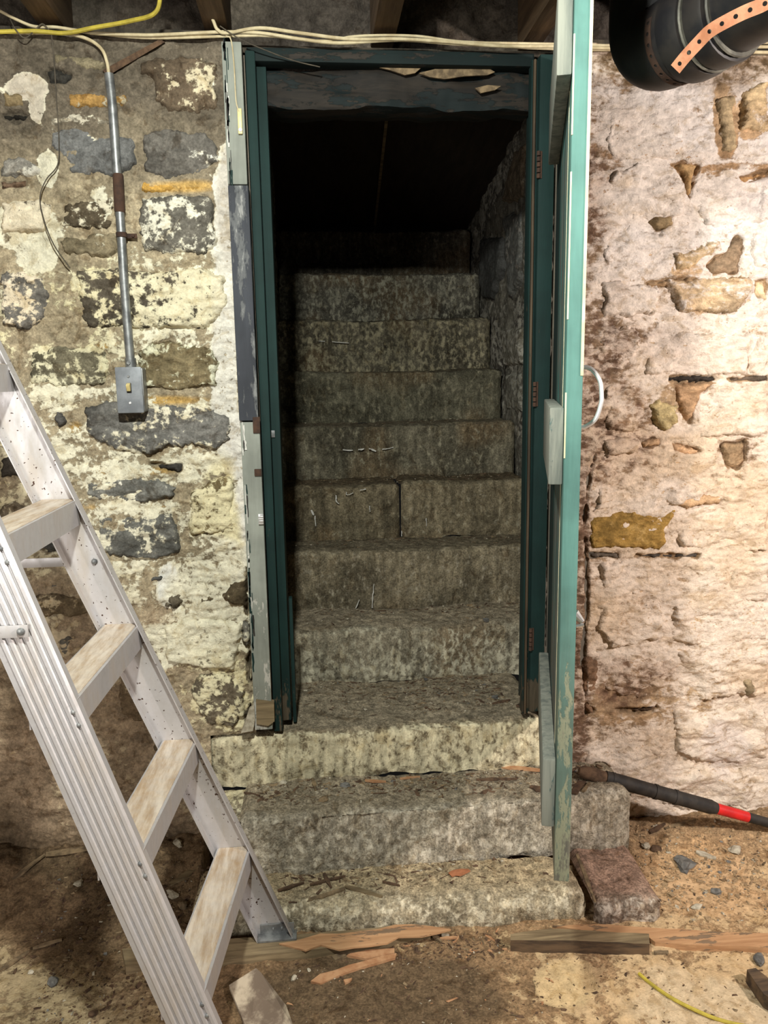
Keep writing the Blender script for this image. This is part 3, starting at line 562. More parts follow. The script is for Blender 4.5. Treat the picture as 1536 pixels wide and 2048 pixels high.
for i, (x0, x1, yf, yb, z0, z1, bs, ws, a, sk, lab) in enumerate(STEPS):
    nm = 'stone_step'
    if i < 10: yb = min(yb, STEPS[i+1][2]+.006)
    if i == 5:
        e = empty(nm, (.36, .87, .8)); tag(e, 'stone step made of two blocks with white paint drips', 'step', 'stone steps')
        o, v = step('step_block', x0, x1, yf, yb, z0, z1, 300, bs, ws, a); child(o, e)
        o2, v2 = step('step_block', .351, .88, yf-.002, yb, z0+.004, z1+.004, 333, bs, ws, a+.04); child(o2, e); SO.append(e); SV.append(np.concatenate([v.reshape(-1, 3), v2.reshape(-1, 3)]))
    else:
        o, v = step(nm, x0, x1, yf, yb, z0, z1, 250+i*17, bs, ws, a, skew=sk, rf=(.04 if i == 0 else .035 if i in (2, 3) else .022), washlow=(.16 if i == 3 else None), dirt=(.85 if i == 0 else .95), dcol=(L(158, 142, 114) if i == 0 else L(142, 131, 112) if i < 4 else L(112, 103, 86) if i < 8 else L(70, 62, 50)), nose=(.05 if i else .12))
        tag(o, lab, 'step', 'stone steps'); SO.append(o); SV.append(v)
o, v = step('stone_slab', .712, .895, -.425, -.19, -.02, .075, 777, L(146, 128, 112), L(196, 184, 170), .5, rf=.03, skew=-.02, dirt=.95, dcol=L(152, 126, 110), nose=.05)
tag(o, 'short brown-topped stone slab at the right end of the bottom step', 'slab'); SV.append(v)
def step_top(i, x, y):
    v = SV[i].reshape(-1, 3); k = np.argmin((v[:, 0]-x)**2+(v[:, 1]-y)**2+(v[:, 2] < v[:, 2].max()-.035)*1.0); return float(v[k, 2])
def surf(x, y):                               # height of what lies under (x, y)
    if .712 < x < .895 and -.42 < y < -.2: return step_top(11, x, y)
    for i, s in reversed(list(enumerate(STEPS))):
        if s[0] <= x <= (s[1] if i != 5 else .88) and s[2] <= y <= s[3]+.02: return step_top(i, x, y)
    return floor_h(x, y)

# white paint drips on the risers
def drip(parent, pts, yf, w):
    b = MB(); P = [onY(x, y, yf-.012) for x, y in pts]
    Q = spline(P, 4); Q = [q+np.array([rnd.uniform(-.0012, .0012), 0, rnd.uniform(-.0012, .0012)]) for q in Q]
    b.tube(Q, [w*.5*rnd.uniform(.55, 1.25) for _ in Q], 6)
    o = b.build('paint_drip', M_white)
    if parent.type == 'EMPTY': child(o, parent)
    else: o.parent = parent
for k, yf, w, pts in [(5, .868, .006, [(672, 990), (673, 1002), (678, 1008)]), (5, .868, .010, [(622, 1020), (628, 1030)]), (5, .868, .005, [(630, 1032), (631, 1052)]), (5, .868, .004, [(739, 1012), (740, 1024)]), (5, .868, .004, [(803, 1062), (804, 1072)]), (5, .868, .003, [(852, 1036), (853, 1052)]), (5, .868, .004, [(693, 984), (694, 990), (706, 986)]), (5, .868, .004, [(720, 980), (732, 978)]),
     (4, .64, .004, [(748, 1168), (746, 1190), (744, 1216)]), (4, .64, .004, [(718, 1200), (712, 1216)]), (6, 1.094, .006, [(685, 900), (706, 901)]), (6, 1.094, .007, [(716, 900), (728, 898)]), (6, 1.094, .008, [(738, 897), (752, 903)]), (6, 1.094, .005, [(764, 899), (776, 897), (786, 895)]),
     (8, 1.58, .004, [(638, 682), (650, 683)]), (8, 1.58, .004, [(664, 684), (698, 686)])]: drip(SO[k], pts, yf, w)

# ------------------------------------------------------------------ door frame
fr = empty('trim_door_frame', (.25, 0, .42)); tag(fr, 'old wooden door frame, grey casing and dark teal jambs, rotted at its feet', 'door frame', kind='structure')
def board(name, mat, x0, x1, y0, y1, z0, z1, parent, bev=.003, tw=0.0, bow=0.0):
    b = MB(); vs = b.box(((x0+x1)/2, (y0+y1)/2, (z0+z1)/2), (x1-x0, y1-y0, z1-z0), bev=bev)
    o = b.build(name, mat)
    return child(o, parent) if parent else o
cb = board('casing', M_casing, -.199, -.146, -.022, .03, .425, 1.338, fr)
c2 = board('casing', M_casblue, -.201, -.148, -.026, .03, 1.342, 1.96, fr); c2['label'] = 'slate-blue painted length of casing'
board('casing', M_casing, -.201, -.150, -.022, .03, 1.963, 2.31, fr)
board('jamb', M_teal, -.1435, -.118, .004, .12, .405, 2.30, fr)
board('door_stop', M_teal, -.121, -.092, .045, .16, .42, 2.30, fr)
sb = board('stop_strip', M_teal, -.088, -.077, .07, .10, .40, .80, fr)
board('jamb', M_teal, .640, .684, -.012, .12, .43, 2.30, fr)
board('reveal_board', M_brown, .6245, .6315, -.007, .03, .42, 2.29, fr)
board('reveal_edge', M_teal, .6195, .6242, -.002, .03, .42, 2.29, fr)
board('reveal_edge', M_teal, .6318, .6396, .002, .03, .42, 2.29, fr)
b = MB(); b.box((.245, .035, 2.2935), (.77, .05, .034), bev=.004); child(b.build('head_board', M_head), fr)
# rough lintel: a noisy beam
us, pr = np.arange(-.14, .64, .008), np.array([(0, 2.182), (0, 2.2), (0, 2.22), (0, 2.24), (0, 2.258), (0, 2.274), (.02, 2.276), (.1, 2.276)]+[(.1, 2.18), (.05, 2.176), (0, 2.182)])
X, S = np.meshgrid(us, np.arange(len(pr)), indexing='ij'); X, S = X.ravel(), S.ravel(); z = pr[S, 1]; y = .06+pr[S, 0]; nz = .014*fbm(X*.3, y, z, 30, 4, 5)
child(mesh_np('lintel', np.stack([X, y-nz, z+.5*nz], 1), gridq(len(us), len(pr)), M_oldx), fr)
def flake(poly, Y, mat, name, parent, t=.006):
    b = MB(); P = [Vector(onY(x, y, Y)) for x, y in poly]; b.extr(P, (0, t, 0)); o = b.build(name, mat, smooth=False); return child(o, parent)
o = flake([(748, 132), (800, 130), (842, 136), (830, 146), (810, 150), (780, 140)], .036, M_spl, 'bare_wood_patch', fr)
flake([(838, 146), (870, 138), (920, 138), (980, 138), (990, 144), (975, 150), (930, 152), (890, 158), (860, 154)], .034, M_spl, 'bare_wood_patch', fr)
flake([(950, 176), (975, 170), (1002, 172), (990, 180), (962, 186)], .034, M_spl, 'bare_wood_patch', fr)
# rotted feet
def shard(poly3, t, mat, name, parent=None):
    b = MB(); b.extr([Vector(p) for p in poly3], t); o = b.build(name, mat, smooth=False)
    return child(o, parent) if parent else o
shard([onY(x, y, -.03) for x, y in ((512, 1400), (548, 1405), (549, 1443), (536, 1452), (513, 1448))], (0, .02, 0), M_gw, 'rotted_foot', fr)
shard([onY(x, y, -.03) for x, y in ((498, 1420), (508, 1412), (510, 1440), (506, 1462), (482, 1466), (490, 1444))], (0, .02, 0), M_chip, 'broken_edge', fr)
# chips of casing edge, hinges, catch plates
for zz in (2.02, 1.40, .665):
    b = MB(); X0 = .6385
    for k in range(5): b.tube([(X0, -.016, zz-.035+k*.0145), (X0, -.016, zz-.035+k*.0145+.0115)], .0055, 8)
    b.box((X0+.007, -.0135, zz), (.006, .003, .07)); child(b.build('hinge', M_rust), fr)
for (x, y, w, h) in ((522, 1038, 12, 22),):
    c = onY(x, y, -.026); b = MB(); b.box(tuple(c), (.014, .006, .03), bev=.001)
    for dz in (-.006, 0, .006): b.tube([(c[0]-.007, c[1]-.004, c[2]+dz), (c[0]+.007, c[1]-.004, c[2]+dz)], .002, 6)
    o = child(b.build('strike_plate', M_chr), fr)
for (x, y) in ((513, 850), (516, 945)):
    c = onY(x, y, -.024); b = MB(); b.box(tuple(c), (.02, .006, .045 if y < 900 else .02), bev=.002); child(b.build('rust_plate', M_rust), fr)
c = onY(545, 868, .043); b = MB(); b.box(tuple(c), (.014, .004, .02), bev=.001); child(b.build('stop_plate', M_steel), fr)
# paint flakes on the left casing edge
for k in range(90):
    y = rnd.uniform(90, 1330); x = 446+(y-90)*.0478+abs(rnd.gauss(0, 3.2)); c = onY(x, y, -.0245); b = MB(); w = rnd.uniform(.0012, .0042); hgt = rnd.uniform(.006, .034); n = 4
    lp = [(-w*rnd.uniform(.3, 1), 0, -hgt+2*hgt*i/n) for i in range(n+1)]; rp = [(w*rnd.uniform(.2, 1), 0, hgt-2*hgt*i/n) for i in range(n+1)]
    b.extr([Vector(c)+Vector(q) for q in lp+rp], (0, .0025, 0)); child(b.build('paint_flake', (M_teal, M_white, M_blk)[k % 3 if k % 5 else 0], smooth=False), fr)
# small plate wired to the casing
b = MB(); c = onY(480, 243, -.027); b.box(tuple(c), (.011, .008, .062), bev=.0015); pl = b.build('contact_plate', M_tog); tag(pl, 'small cream plate with a screw at the top of the left casing', 'plate')
b = MB(); c2 = onY(481, 260, -.0315); b.tube([tuple(c2), tuple(c2+[0, -.003, 0])], .004, 10); o = b.build('screw', M_chr); o.parent = pl

# ------------------------------------------------------------------ door
A = Vector((.686, -.03, 0)); Bv = Vector((.462, -.816, 0)); T = (A-Bv).normalized(); N = Vector((T.y, -T.x, 0)); LEN = (A-Bv).length; TH = .030
dr = empty('door_1', (A.x, A.y, .435)); tag(dr, 'teal plank door standing open toward the viewer, seen nearly edge on', 'door', kind='structure')
def dbox(b, s0, s1, n0, n1, z0, z1, bev=.002):     # s along the door from its free edge, n to the right of its left face
    M = Matrix(((T.x, N.x, 0), (T.y, N.y, 0), (0, 0, 1))).to_4x4(); c = Bv+T*(s0+s1)/2+N*(n0+n1)/2
    b.box((c.x, c.y, (z0+z1)/2), (s1-s0, n1-n0, z1-z0), M, bev)
ws = [0, .115, .30, .50, .70, LEN]
for k in range(5):
    b = MB(); dbox(b, ws[k]+(.0015 if k else 0), ws[k+1]-.0015, 0, TH, .435+.002*k*(k % 2), 2.272); o = b.build('door_board', M_teall if k == 0 else M_tealf if k < 3 else M_teal); child(o, dr)
b = MB(); dbox(b, -.0012, .010, TH-.0045, TH+.001, 1.45, 2.27, .0008); o = child(b.build('edge_paint', M_crm), dr); o['label'] = 'cream paint along the door edge'
for z0, z1 in ((1.55, 1.80), (1.86, 2.02), (2.08, 2.27), (1.30, 1.42)):
    b = MB(); dbox(b, -.0010, .006, -.0006, .0022, z0, z1, .0004); child(b.build('edge_paint', M_crm), dr)
b = MB(); dbox(b, .1146, .1166, -.0006, .004, .5, 2.2, 0); o = child(b.build('board_seam', M_crm), dr)
for z0, z1, s1 in ((1.967, 2.115, .62), (1.246, 1.392, .60), (.535, .684, .66)):
    b = MB(); dbox(b, .03, s1, -.027, -.0005, z0, z1, .004); child(b.build('ledge', M_ledge), dr)
b = MB(); P0 = Bv+T*.07+N*TH
hp = [P0+N*o+Vector((0, 0, z)) for o, z in ((0, 1.352), (.012, 1.354), (.030, 1.368), (.039, 1.395), (.040, 1.412), (.036, 1.44), (.020, 1.462), (.004, 1.466), (0, 1.466))]
b.tube(spline(hp, 5), .0042, 10); b.tube([P0+Vector((0, 0, 1.340)), P0+N*.004+Vector((0, 0, 1.340))], .009, 10); b.tube([P0+Vector((0, 0, 1.478)), P0+N*.004+Vector((0, 0, 1.478))], .009, 10)
o = child(b.build('handle', M_chr), dr); o['label'] = 'bowed chrome pull handle'
b = MB(); P1 = Bv+T*.06+N*TH; b.tube([P1+Vector((0, 0, .985)), P1+N*.016+Vector((0, 0, .968))], [.010, .005], 10); b.tube([P1+N*.004+Vector((0, 0, .958)), P1+N*.019+Vector((0, 0, .962))], .004, 8)
o = child(b.build('latch', M_chr), dr); o['label'] = 'small bright latch'

# ------------------------------------------------------------------ ladder
LD = empty('step_ladder', (-.3, -.62, 0)); tag(LD, 'dusty aluminium step ladder standing on the floor left of the stairs', 'ladder')
ZS = [.286, .588, .890, 1.192, 1.494]; SL_ = -.355; ZT = 1.82
def railpt(far, z):                           # front edge of a rail at height z
    k = .022
    return Vector((-.080-.381*z if far else -.151-.322*z, (-.385-k*z) if far else (-.875+k*z), z))
RW = .088; ux = Vector((SL_, 0, 1)).normalized(); vx = Vector((1, 0, -SL_)).normalized()   # along the rail / across it to the front
def rail(far, prof, zb, zt, name, mat, shift=0.0, s=None):
    b = MB(); rings = []
    for z in (zb, zt):
        p = railpt(far, z); rings.append([b.bm.verts.new(p+vx*q[0]+Vector((0, q[1], 0))) for q in prof])
    n = len(prof)
    for i in range(n): b.bm.faces.new((rings[0][i], rings[0][(i+1) % n], rings[1][(i+1) % n], rings[1][i]))
    b.bm.faces.new(rings[0][::-1]); b.bm.faces.new(rings[1]); return child(b.build(name, mat, ang=20), LD)
sg = 1
ribs = []
for i in range(6):
    x = -RW+.010+i*(RW-.012)/5.5; ribs += [(x, 0), (x+.003, -.0045), (x+.0085, -.0045), (x+.0125, 0)]
nearprof = [(-RW, .026), (-RW, 0)]+ribs+[(0, 0), (0, .026), (-.0025, .026), (-.0025, .003), (-RW+.0025, .003), (-RW+.0025, .026)]
RN = rail(False, nearprof, .004, ZT, 'side_rail', M_alu)
farprof = [(-RW, -.026), (-RW, .003), (0, .003), (0, -.026), (-.0025, -.026), (-.0025, 0), (-RW+.0025, 0), (-RW+.0025, -.026)]
RF = rail(True, farprof, .032, ZT, 'side_rail', M_alus); RF['label'] = 'rust speckled far rail'
def rivet(p, d, r, parent, mat=None):
    b = MB(); b.tube([p, p+d*.3, p+d*.8, p+d], [r, r, r*.7, r*.2], 10); o = b.build('rivet', mat or M_steel); o.parent = parent; o.matrix_parent_inverse = Matrix.Translation(-LD.location)@Matrix.Identity(4); return o
for z in ZS:
    f, nr = railpt(True, z), railpt(False, z); f.y -= .001; nr.y += .004; D = RW-.004
    b = MB(); ra = [(0, 0), (0, -.058), (-.003, -.058), (-.003, -.003), (-D+.003, -.003), (-D+.003, -.05), (-D, -.05), (-D, 0)]
    va = [b.bm.verts.new(f+Vector((q[0], 0, q[1]))) for q in ra]; vb = [b.bm.verts.new(nr+Vector((q[0], 0, q[1]))) for q in ra]
    for i in range(8): b.bm.faces.new((va[i], va[(i+1) % 8], vb[(i+1) % 8], vb[i]))
    b.bm.faces.new(va[::-1]); b.bm.faces.new(vb); tr = child(b.build('tread', M_alu, ang=20), LD)
    b = MB(); c = (f+nr)/2; b.hexa([Vector((q.x+dx, q.y, z+.0003)) for q, dx in ((f, -D+.004), (f, -.006), (nr, -.006), (nr, -D+.004))]+[Vector((q.x+dx, q.y, z+.0015)) for q, dx in ((f, -D+.004), (f, -.006), (nr, -.006), (nr, -D+.004))])
    o = b.build('dusty_top', M_alud, smooth=False); o.parent = tr; o['label'] = 'brown dust on the tread'
    for dz in (-.015, -.04): child(rivet(railpt(False, z+dz)+vx*-.008+Vector((0, -.0005, 0)), Vector((0, -.005, 0)), .0052, None), LD)
# spreader bars toward the rear legs
for far, y0 in ((True, .007), (False, -.009)):
    z = 1.045 if far else 1.028; p = railpt(far, z)+vx*(-.035); x1 = p.x-.62; yy = p.y+y0
    b = MB(); b.box(((p.x+.012+x1)/2, yy, z), (p.x+.012-x1, .004, .022), bev=.001); sp = child(b.build('spreader_bar', M_alu), LD)
    child(rivet(Vector((p.x, yy-(.0085 if far else .002), z)), Vector((0, -.006, 0)), .007, None), LD)
    b = MB(); t0, t1 = railpt(far, ZT-.03)+Vector((-.09, .01, 0)), Vector((-1.52, p.y+.01+(.05 if far else -.05), .0)); d = (t1-t0); b.hexa([t1+Vector(q) for q in ((-.02, -.012, 0), (.02, -.012, 0), (.02, .012, 0), (-.02, .012, 0))]+[t0+Vector(q) for q in ((-.02, -.012, 0), (.02, -.012, 0), (.02, .012, 0), (-.02, .012, 0))]); child(b.build('rear_leg', M_alu, smooth=False), LD)
for z in (.25, .75): 
    b = MB(); t = 1-z/ZT; xa = -1.52+(railpt(True, ZT).x-.09+1.52)*(z/ZT); b.tube([(xa, -.9, z), (xa, -.33, z)], .009, 8); child(b.build('rear_brace', M_alu), LD)
b = MB(); p, q = railpt(True, ZT), railpt(False, ZT); b.box(((p.x+q.x)/2-.06, (p.y+q.y)/2, ZT+.012), (.16, .47, .03), bev=.006); child(b.build('top_cap', M_alu), LD)
b = MB(); p = railpt(True, .032); b.box((p.x-.040, p.y-.012, .029), (RW+.012, .034, .006), bev=.001); b.box((p.x-.040, p.y-.004, .045), (RW, .004, .03), bev=.001); ft = child(b.build('rail_foot', M_steel), LD)
for dx in (-.05, -.028): child(rivet(p+Vector((dx, -.006, .016)), Vector((0, -.004, 0)), .004, None), LD)

# ------------------------------------------------------------------ conduit, switch, cables
CD = empty('conduit', tuple(onY(222, 160, -.02))); tag(CD, 'galvanised conduit running down the left wall to the switch box', 'conduit')
cp = [onY(x, y, Y) for x, y, Y in ((218, 148, -.022), (225, 215, -.024), (233, 330, -.024), (240, 430, -.025), (248, 560, -.026), (258, 690, -.028), (262, 735, -.028))]
b = MB(); b.tube(spline(cp, 5), .0118, 14); child(b.build('conduit_tube', M_steel), CD)
b = MB(); p, q = onY(236, 348, -.0245), onY(239.5, 425, -.025); b.tube([p, p+(q-p)*.04, q-(q-p)*.04, q], [.0125, .0138, .0138, .0125], 14); o = child(b.build('coupling', M_rust), CD); o['label'] = 'rusty coupling sleeve'
b = MB(); c = onY(243, 470, -.026); b.tube([c+[0, 0, -.006], c+[0, 0, .006]], .0142, 14); b.box(tuple(c+[.022, .014, 0]), (.03, .004, .012), bev=.001); b.tube([tuple(c+[.028, .013, 0]), tuple(c+[.028, .007, 0])], .004, 8); o = child(b.build('strap_clamp', M_rust), CD)
SB = empty('switch_box', tuple(onY(262, 825, 0))); tag(SB, 'grey metal switch box with an ivory toggle on the left wall', 'switch box')
c = onY(265, 780, -.024); b = MB(); b.box((c[0]+.003, -.026, c[2]), (.066, .05, .118), bev=.006); child(b.build('box_body', M_steel), SB)
b = MB(); b.box((c[0]-.001, -.054, c[2]), (.069, .006, .122), bev=.0028); cv = child(b.build('cover_plate', M_box), SB)
b = MB(); b.box((c[0]-.001, -.0575, c[2]+.006), (.012, .004, .026), bev=.001); child(b.build('toggle_slot', M_blk), SB)
b = MB(); M = Matrix.Rotation(radians(25), 4, 'X'); b.box((c[0]-.001, -.064, c[2]+.008), (.010, .014, .018), M, bev=.0015); o = child(b.build('toggle', M_tog), SB); o['label'] = 'ivory switch toggle'
for dz in (.036, -.034): b = MB(); b.tube([(c[0]-.001, -.056, c[2]+dz), (c[0]-.001, -.0595, c[2]+dz)], [.0042, .003], 10); child(b.build('screw', M_chr if dz < 0 else M_steel), SB)
b = MB(); q = onY(262, 735, -.028); b.tube([(q[0], -.028, c[2]+.058), (q[0], -.028, c[2]+.085)], .0145, 12); b.tube([(q[0]-.002, -.040, c[2]+.072), (q[0]-.002, -.046, c[2]+.072)], .005, 8); child(b.build('box_connector', M_steel), SB)

def cable(pts, r, mat, label, cat='cable', group=None, name='cable', n=8):
    P = [onY(x, y, Y) for x, y, Y in pts]; b = MB(); b.tube(spline(P, n), r, 8); return tag(b.build(name, mat), label, cat, group)
Yc = -.022
cable([(-60, 66, -.03), (60, 62, -.03), (130, 66, -.032), (190, 55, -.05), (260, 42, -.08), (312, 24, -.12), (322, -30, -.14)], .0052, M_yel, 'yellow cable sweeping along the top of the left wall and up', name='cable')
cable([(-60, -10, -.02), (0, 22, -.02), (35, 40, -.02), (70, 53, -.018), (110, 54, -.018), (150, 60, -.018), (200, 68, -.018), (300, 72, -.018), (400, 68, -.018), (440, 62, -.018)], .0036, M_cream, 'cream cable coming down from the top left corner along the wall top')
cable([(-60, 62, -.015), (60, 66, -.015), (130, 67, -.02), (175, 78, -.022), (203, 98, -.024), (214, 125, -.024), (218, 152, -.022)], .0042, M_cream, 'cream cable curving down into the top of the conduit')
cable([(408, -30, -.05), (416, 10, -.05), (428, 45, -.035), (436, 60, -.03), (455, 66, -.028), (520, 56, -.028), (600, 66, -.028), (700, 78, -.028), (800, 78, -.028), (900, 84, -.028), (1000, 92, -.028), (1105, 93, -.028), (1200, 96, -.028), (1400, 102, -.028), (1600, 106, -.028)], .0042, M_cream, 'cream cable dropping past a joist then running along the door head')
cable([(180, 66, -.020), (300, 70, -.025), (440, 64, -.022), (520, 66, -.022), (600, 78, -.022), (680, 86, -.022), (800, 80, -.022), (920, 88, -.022), (1105, 97, -.022), (1250, 99, -.022), (1500, 94, -.022), (1600, 94, -.022)], .0042, M_cream, 'lower cream cable sagging above the door head')
cable([(180, 66, -.016), (300, 76, -.016), (470, 72, -.016), (540, 72, -.016), (640, 82, -.016), (720, 72, -.016), (830, 72, -.016), (930, 84, -.016), (1105, 88, -.016), (1300, 92, -.016), (1500, 86, -.016), (1600, 86, -.016)], .0034, M_cream, 'thin cream cable looping over the other two above the door head')
cable([(452, 72, -.03), (462, 80, -.032), (468, 130, -.03), (472, 200, -.03), (478, 224, -.03)], .0017, M_cream, 'thin cream wire dropping to the small plate on the casing', 'wire', name='wire')
cable([(440, 52, -.034), (480, 78, -.035), (540, 104, -.02), (590, 122, .0), (640, 134, .0)], .0015, M_wire, 'thin dark wire slanting across the top left corner of the doorway', 'wire', name='wire')
cable([(102, 60, -.03), (108, 120, -.022), (113, 200, -.022), (118, 280, -.022), (115, 330, -.024), (92, 360, -.026), (80, 395, -.028), (88, 440, -.026), (108, 490, -.024), (140, 536, -.020)], .0016, M_wire, 'thin bare wire hanging down the left wall beside the conduit', 'wire', name='wire')
cable([(20, 38, -.03), (32, 60, -.04), (50, 76, -.035), (70, 60, -.03), (85, 48, -.03), (100, 62, -.03)], .0016, M_wire, 'short dark looped wire at the top left cables', 'wire', name='wire')
cable([(1062, -20, .02), (1068, 15, .02), (1076, 38, .02), (1080, 48, .02)], .003, M_cream, 'frayed pale wire end hanging by the door top', 'wire', name='wire')
b = MB(); b.hexa([Vector(onY(x, y, Y)) for x, y, Y in ((205, 140, -.012), (215, 152, -.012), (330, 84, -.012), (320, 78, -.012), (205, 140, -.004), (215, 152, -.004), (330, 84, -.004), (320, 78, -.004))]); tag(b.build('shadow_strip', M_brn, smooth=False), 'dark slanting strip standing in for a shadow on the wall beside the conduit top', 'strip')  # diagonal wall shadow modelled as a thin dark strip

# ------------------------------------------------------------------ drain pipe with strap
PX, PZ = .776, 2.136
PD = Vector((.36, -.93, .015)).normalized(); PO0 = Vector((PX, -.50, PZ))
DP = empty('drain_pipe', tuple(PO0)); tag(DP, 'black cast iron drain pipe with an elbow hanging at the upper right', 'pipe')
def along(s, r=0): return PO0+PD*s
arc = [PO0+PD*.02]+[PO0-PD*.06*sin(t)+Vector((0, 0, .06*(1-cos(t)))) for t in np.linspace(.1, pi/2, 10)]+[PO0-PD*.06+Vector((0, 0, .42))]
b = MB(); b.tube([along(.06)]+arc, .086, 32); child(b.build('elbow', M_ironp), DP)
b = MB(); b.tube([along(q) for q in (.045, .048, .06, .088, .100, .103)], [.086, .094, .097, .097, .094, .086], 32); b.tube([along(q) for q in (.112, .115, .122, .152, .158, .161)], [.086, .092, .093, .093, .091, .084], 32); child(b.build('hub', M_ironp), DP)
for q, r_ in ((.1075, .0945), (.166, .0875)):
    b = MB(); b.tube([along(q-.003), along(q), along(q+.003)], [r_-.002, r_, r_-.002], 32); o = child(b.build('hub_ring', M_ring), DP); o['label'] = 'pale clamp ring'
b = MB(); b.tube([along(.10), along(4.6)], .079, 32); child(b.build('pipe_run', M_ironp), DP)
def strap(pts, w, wdir, name, parent=None, nh=None):      # band with real holes along a path
    P = [Vector(p) for p in pts]; b = MB(); L_ = [0]
    for p, q in zip(P[:-1], P[1:]): L_.append(L_[-1]+(q-p).length)
    def at(s):
        s = min(max(s, 0), L_[-1]-1e-6)
        for i in range(len(P)-1):
            if s <= L_[i+1]: return P[i].lerp(P[i+1], (s-L_[i])/(L_[i+1]-L_[i]))
        return P[-1]
    def frame(s):
        t = (at(s+.004)-at(s-.004)).normalized(); nn = t.cross(wdir).normalized(); return nn, nn.cross(t).normalized()
    k = max(1, int(round(L_[-1]/.0215))); pit = L_[-1]/k; rh = .0036; angs = [pi*m/8 for m in range(16)]
    for i in range(k):
        sc = (i+.5)*pit; lay = []
        for hh in (0, .0013):
            hole, rim = [], []
            for m, a_ in enumerate(angs):
                ca, sa = cos(a_), sin(a_)
                if m % 8 in (2, 6): rx, ry = pit/2*(1 if ca > 0 else -1), w/2*(1 if sa > 0 else -1)
                else:
                    r_ = min((pit/2)/max(abs(ca), 1e-6), (w/2)/max(abs(sa), 1e-6)); rx, ry = ca*r_, sa*r_
                for lst, u_, v_ in ((hole, ca*rh, sa*rh), (rim, rx, ry)):
                    nn, wd = frame(sc+u_); lst.append(b.bm.verts.new(at(sc+u_)+wd*v_+nn*hh))
            lay.append((hole, rim))
        (h0, r0), (h1, r1) = lay
        for m in range(16):
            q = (m+1) % 16
            b.bm.faces.new((r0[m], r0[q], h0[q], h0[m])); b.bm.faces.new((r1[q], r1[m], h1[m], h1[q]))
            b.bm.faces.new((h0[m], h0[q], h1[q], h1[m])); b.bm.faces.new((r0[q], r0[m], r1[m], r1[q]))
    o = b.build(name, M_cop, smooth=False)
    return child(o, parent) if parent else o
STp = [onY(x, y, Y) for x, y, Y in ((1351, 138, -.80), (1372, 112, -.82), (1398, 84, -.84), (1420, 62, -.86), (1450, 44, -.88), (1490, 24, -.90), (1536, 4, -.92), (1600, -40, -.94))]
tag(strap(spline(STp, 4), .021, Vector((-.6, 0, .8)), 'pipe_strap'), 'copper coloured perforated strap dangling in front of the black pipe', 'strap')
E1 = PD.cross(Vector((0, 0, 1))).normalized(); E2 = E1.cross(PD)
def loop(q, r, t0, t1, n=26): return [along(q)+E1*r*cos(t)+E2*r*sin(t) for t in np.linspace(t0, t1, n)]
sr = strap(loop(.022, .0875, -3.3, .3), .016, PD, 'band', DP); sr.data.materials[0] = M_rust; sr['label'] = 'rusty perforated band'
strap(loop(.30, .0805, -3.6, .5), .018, PD, 'band', DP)

# ------------------------------------------------------------------ pole
pa, pb = onY(1163, 1543, -.10), onY(1560, 1652, -.16); pa[2] = max(pa[2], .270); ax = pb-pa; pb = pa+ax*1.6; pb[2] = max(pb[2], .01)
def pp(x): 
    t0 = (x-1163)/397.; return pa+ax*t0
PO = empty('pole', tuple(pa)); tag(PO, 'black handled pole with a red band leaning from the second step to the right', 'pole')
b = MB(); b.tube([pp(1158), pp(1166), pp(1190), pp(1212)], [.010, .019, .021, .018], 12); o = child(b.build('pole_end', M_brn), PO); o['label'] = 'brown taped end of the pole'
b = MB(); b.tube([pp(1210), pp(1240), pp(1300), pp(1420), pp(1432)], [.0215, .0225, .021, .0215, .017], 14)
for x in (1225, 1310, 1350): b.tube([pp(x-3), pp(x+3)], .0232, 14)
child(b.build('grip', M_blk), PO)
b = MB(); b.tube([pp(1430), pp(1495)], [.0165, .0155], 14); o = child(b.build('red_band', M_red), PO)
b = MB(); b.tube([pp(1494), pa+ax*1.5], [.0150, .013], 12); child(b.build('shaft', M_blk), PO)

# ------------------------------------------------------------------ loose timber on the floor
def plank(P, z0, z1, mat, name, label, jag=0, cat='plank', seed=1):   # outline on the floor in pixels, cut into rough edges
    Q = [onZ(x, y, z1) for x, y in P]; R = random.Random(seed); pts = []
    for i in range(len(Q)):
        p, q = Q[i], Q[(i+1) % len(Q)]; n = max(1, int(np.linalg.norm(q-p)/.035))
        for k in range(n): pts.append(p+(q-p)*k/n+np.array([R.uniform(-jag, jag), R.uniform(-jag, jag), 0]))
    b = MB(); b.extr([Vector((p[0], p[1], z0)) for p in pts], (0, 0, z1-z0)); return tag(b.build(name, mat, smooth=False), label, cat)
plank([(245, 1898), (430, 1880), (600, 1868), (720, 1858), (790, 1850), (845, 1851), (862, 1860), (800, 1868), (770, 1880), (720, 1888), (560, 1906), (250, 1932)], -.012, .026, M_gw, 'plank', 'weathered grey plank under the ladder foot along the bottom step', .002)
plank([(560, 1888), (640, 1868), (720, 1862), (790, 1850), (858, 1850), (905, 1858), (845, 1872), (800, 1872), (775, 1886), (740, 1890), (680, 1897), (640, 1890), (610, 1899)], .0265, .031, M_or, 'splintered_board', 'orange splintered end broken off the grey plank', .004, 'board')
for i, (P, lab) in enumerate([([(622, 1962), (640, 1948), (700, 1930), (760, 1912), (792, 1906), (790, 1914), (740, 1930), (690, 1946), (640, 1966)], 'longest orange wood shard in front of the splintered plank'), ([(690, 1908), (740, 1898), (790, 1896), (788, 1906), (730, 1916)], 'short orange wood shard between plank and longest shard'), ([(662, 1912), (700, 1898), (708, 1904), (672, 1920)], 'pale grey wood shard beside the splintered plank'), ([(686, 1960), (704, 1955), (702, 1962), (690, 1966)], 'tiny orange chip beside the longest shard')]):
    plank(P, .001, .008, M_splo if i != 2 else M_spl, 'wood_shard', lab, .002, 'shard', 3+i)
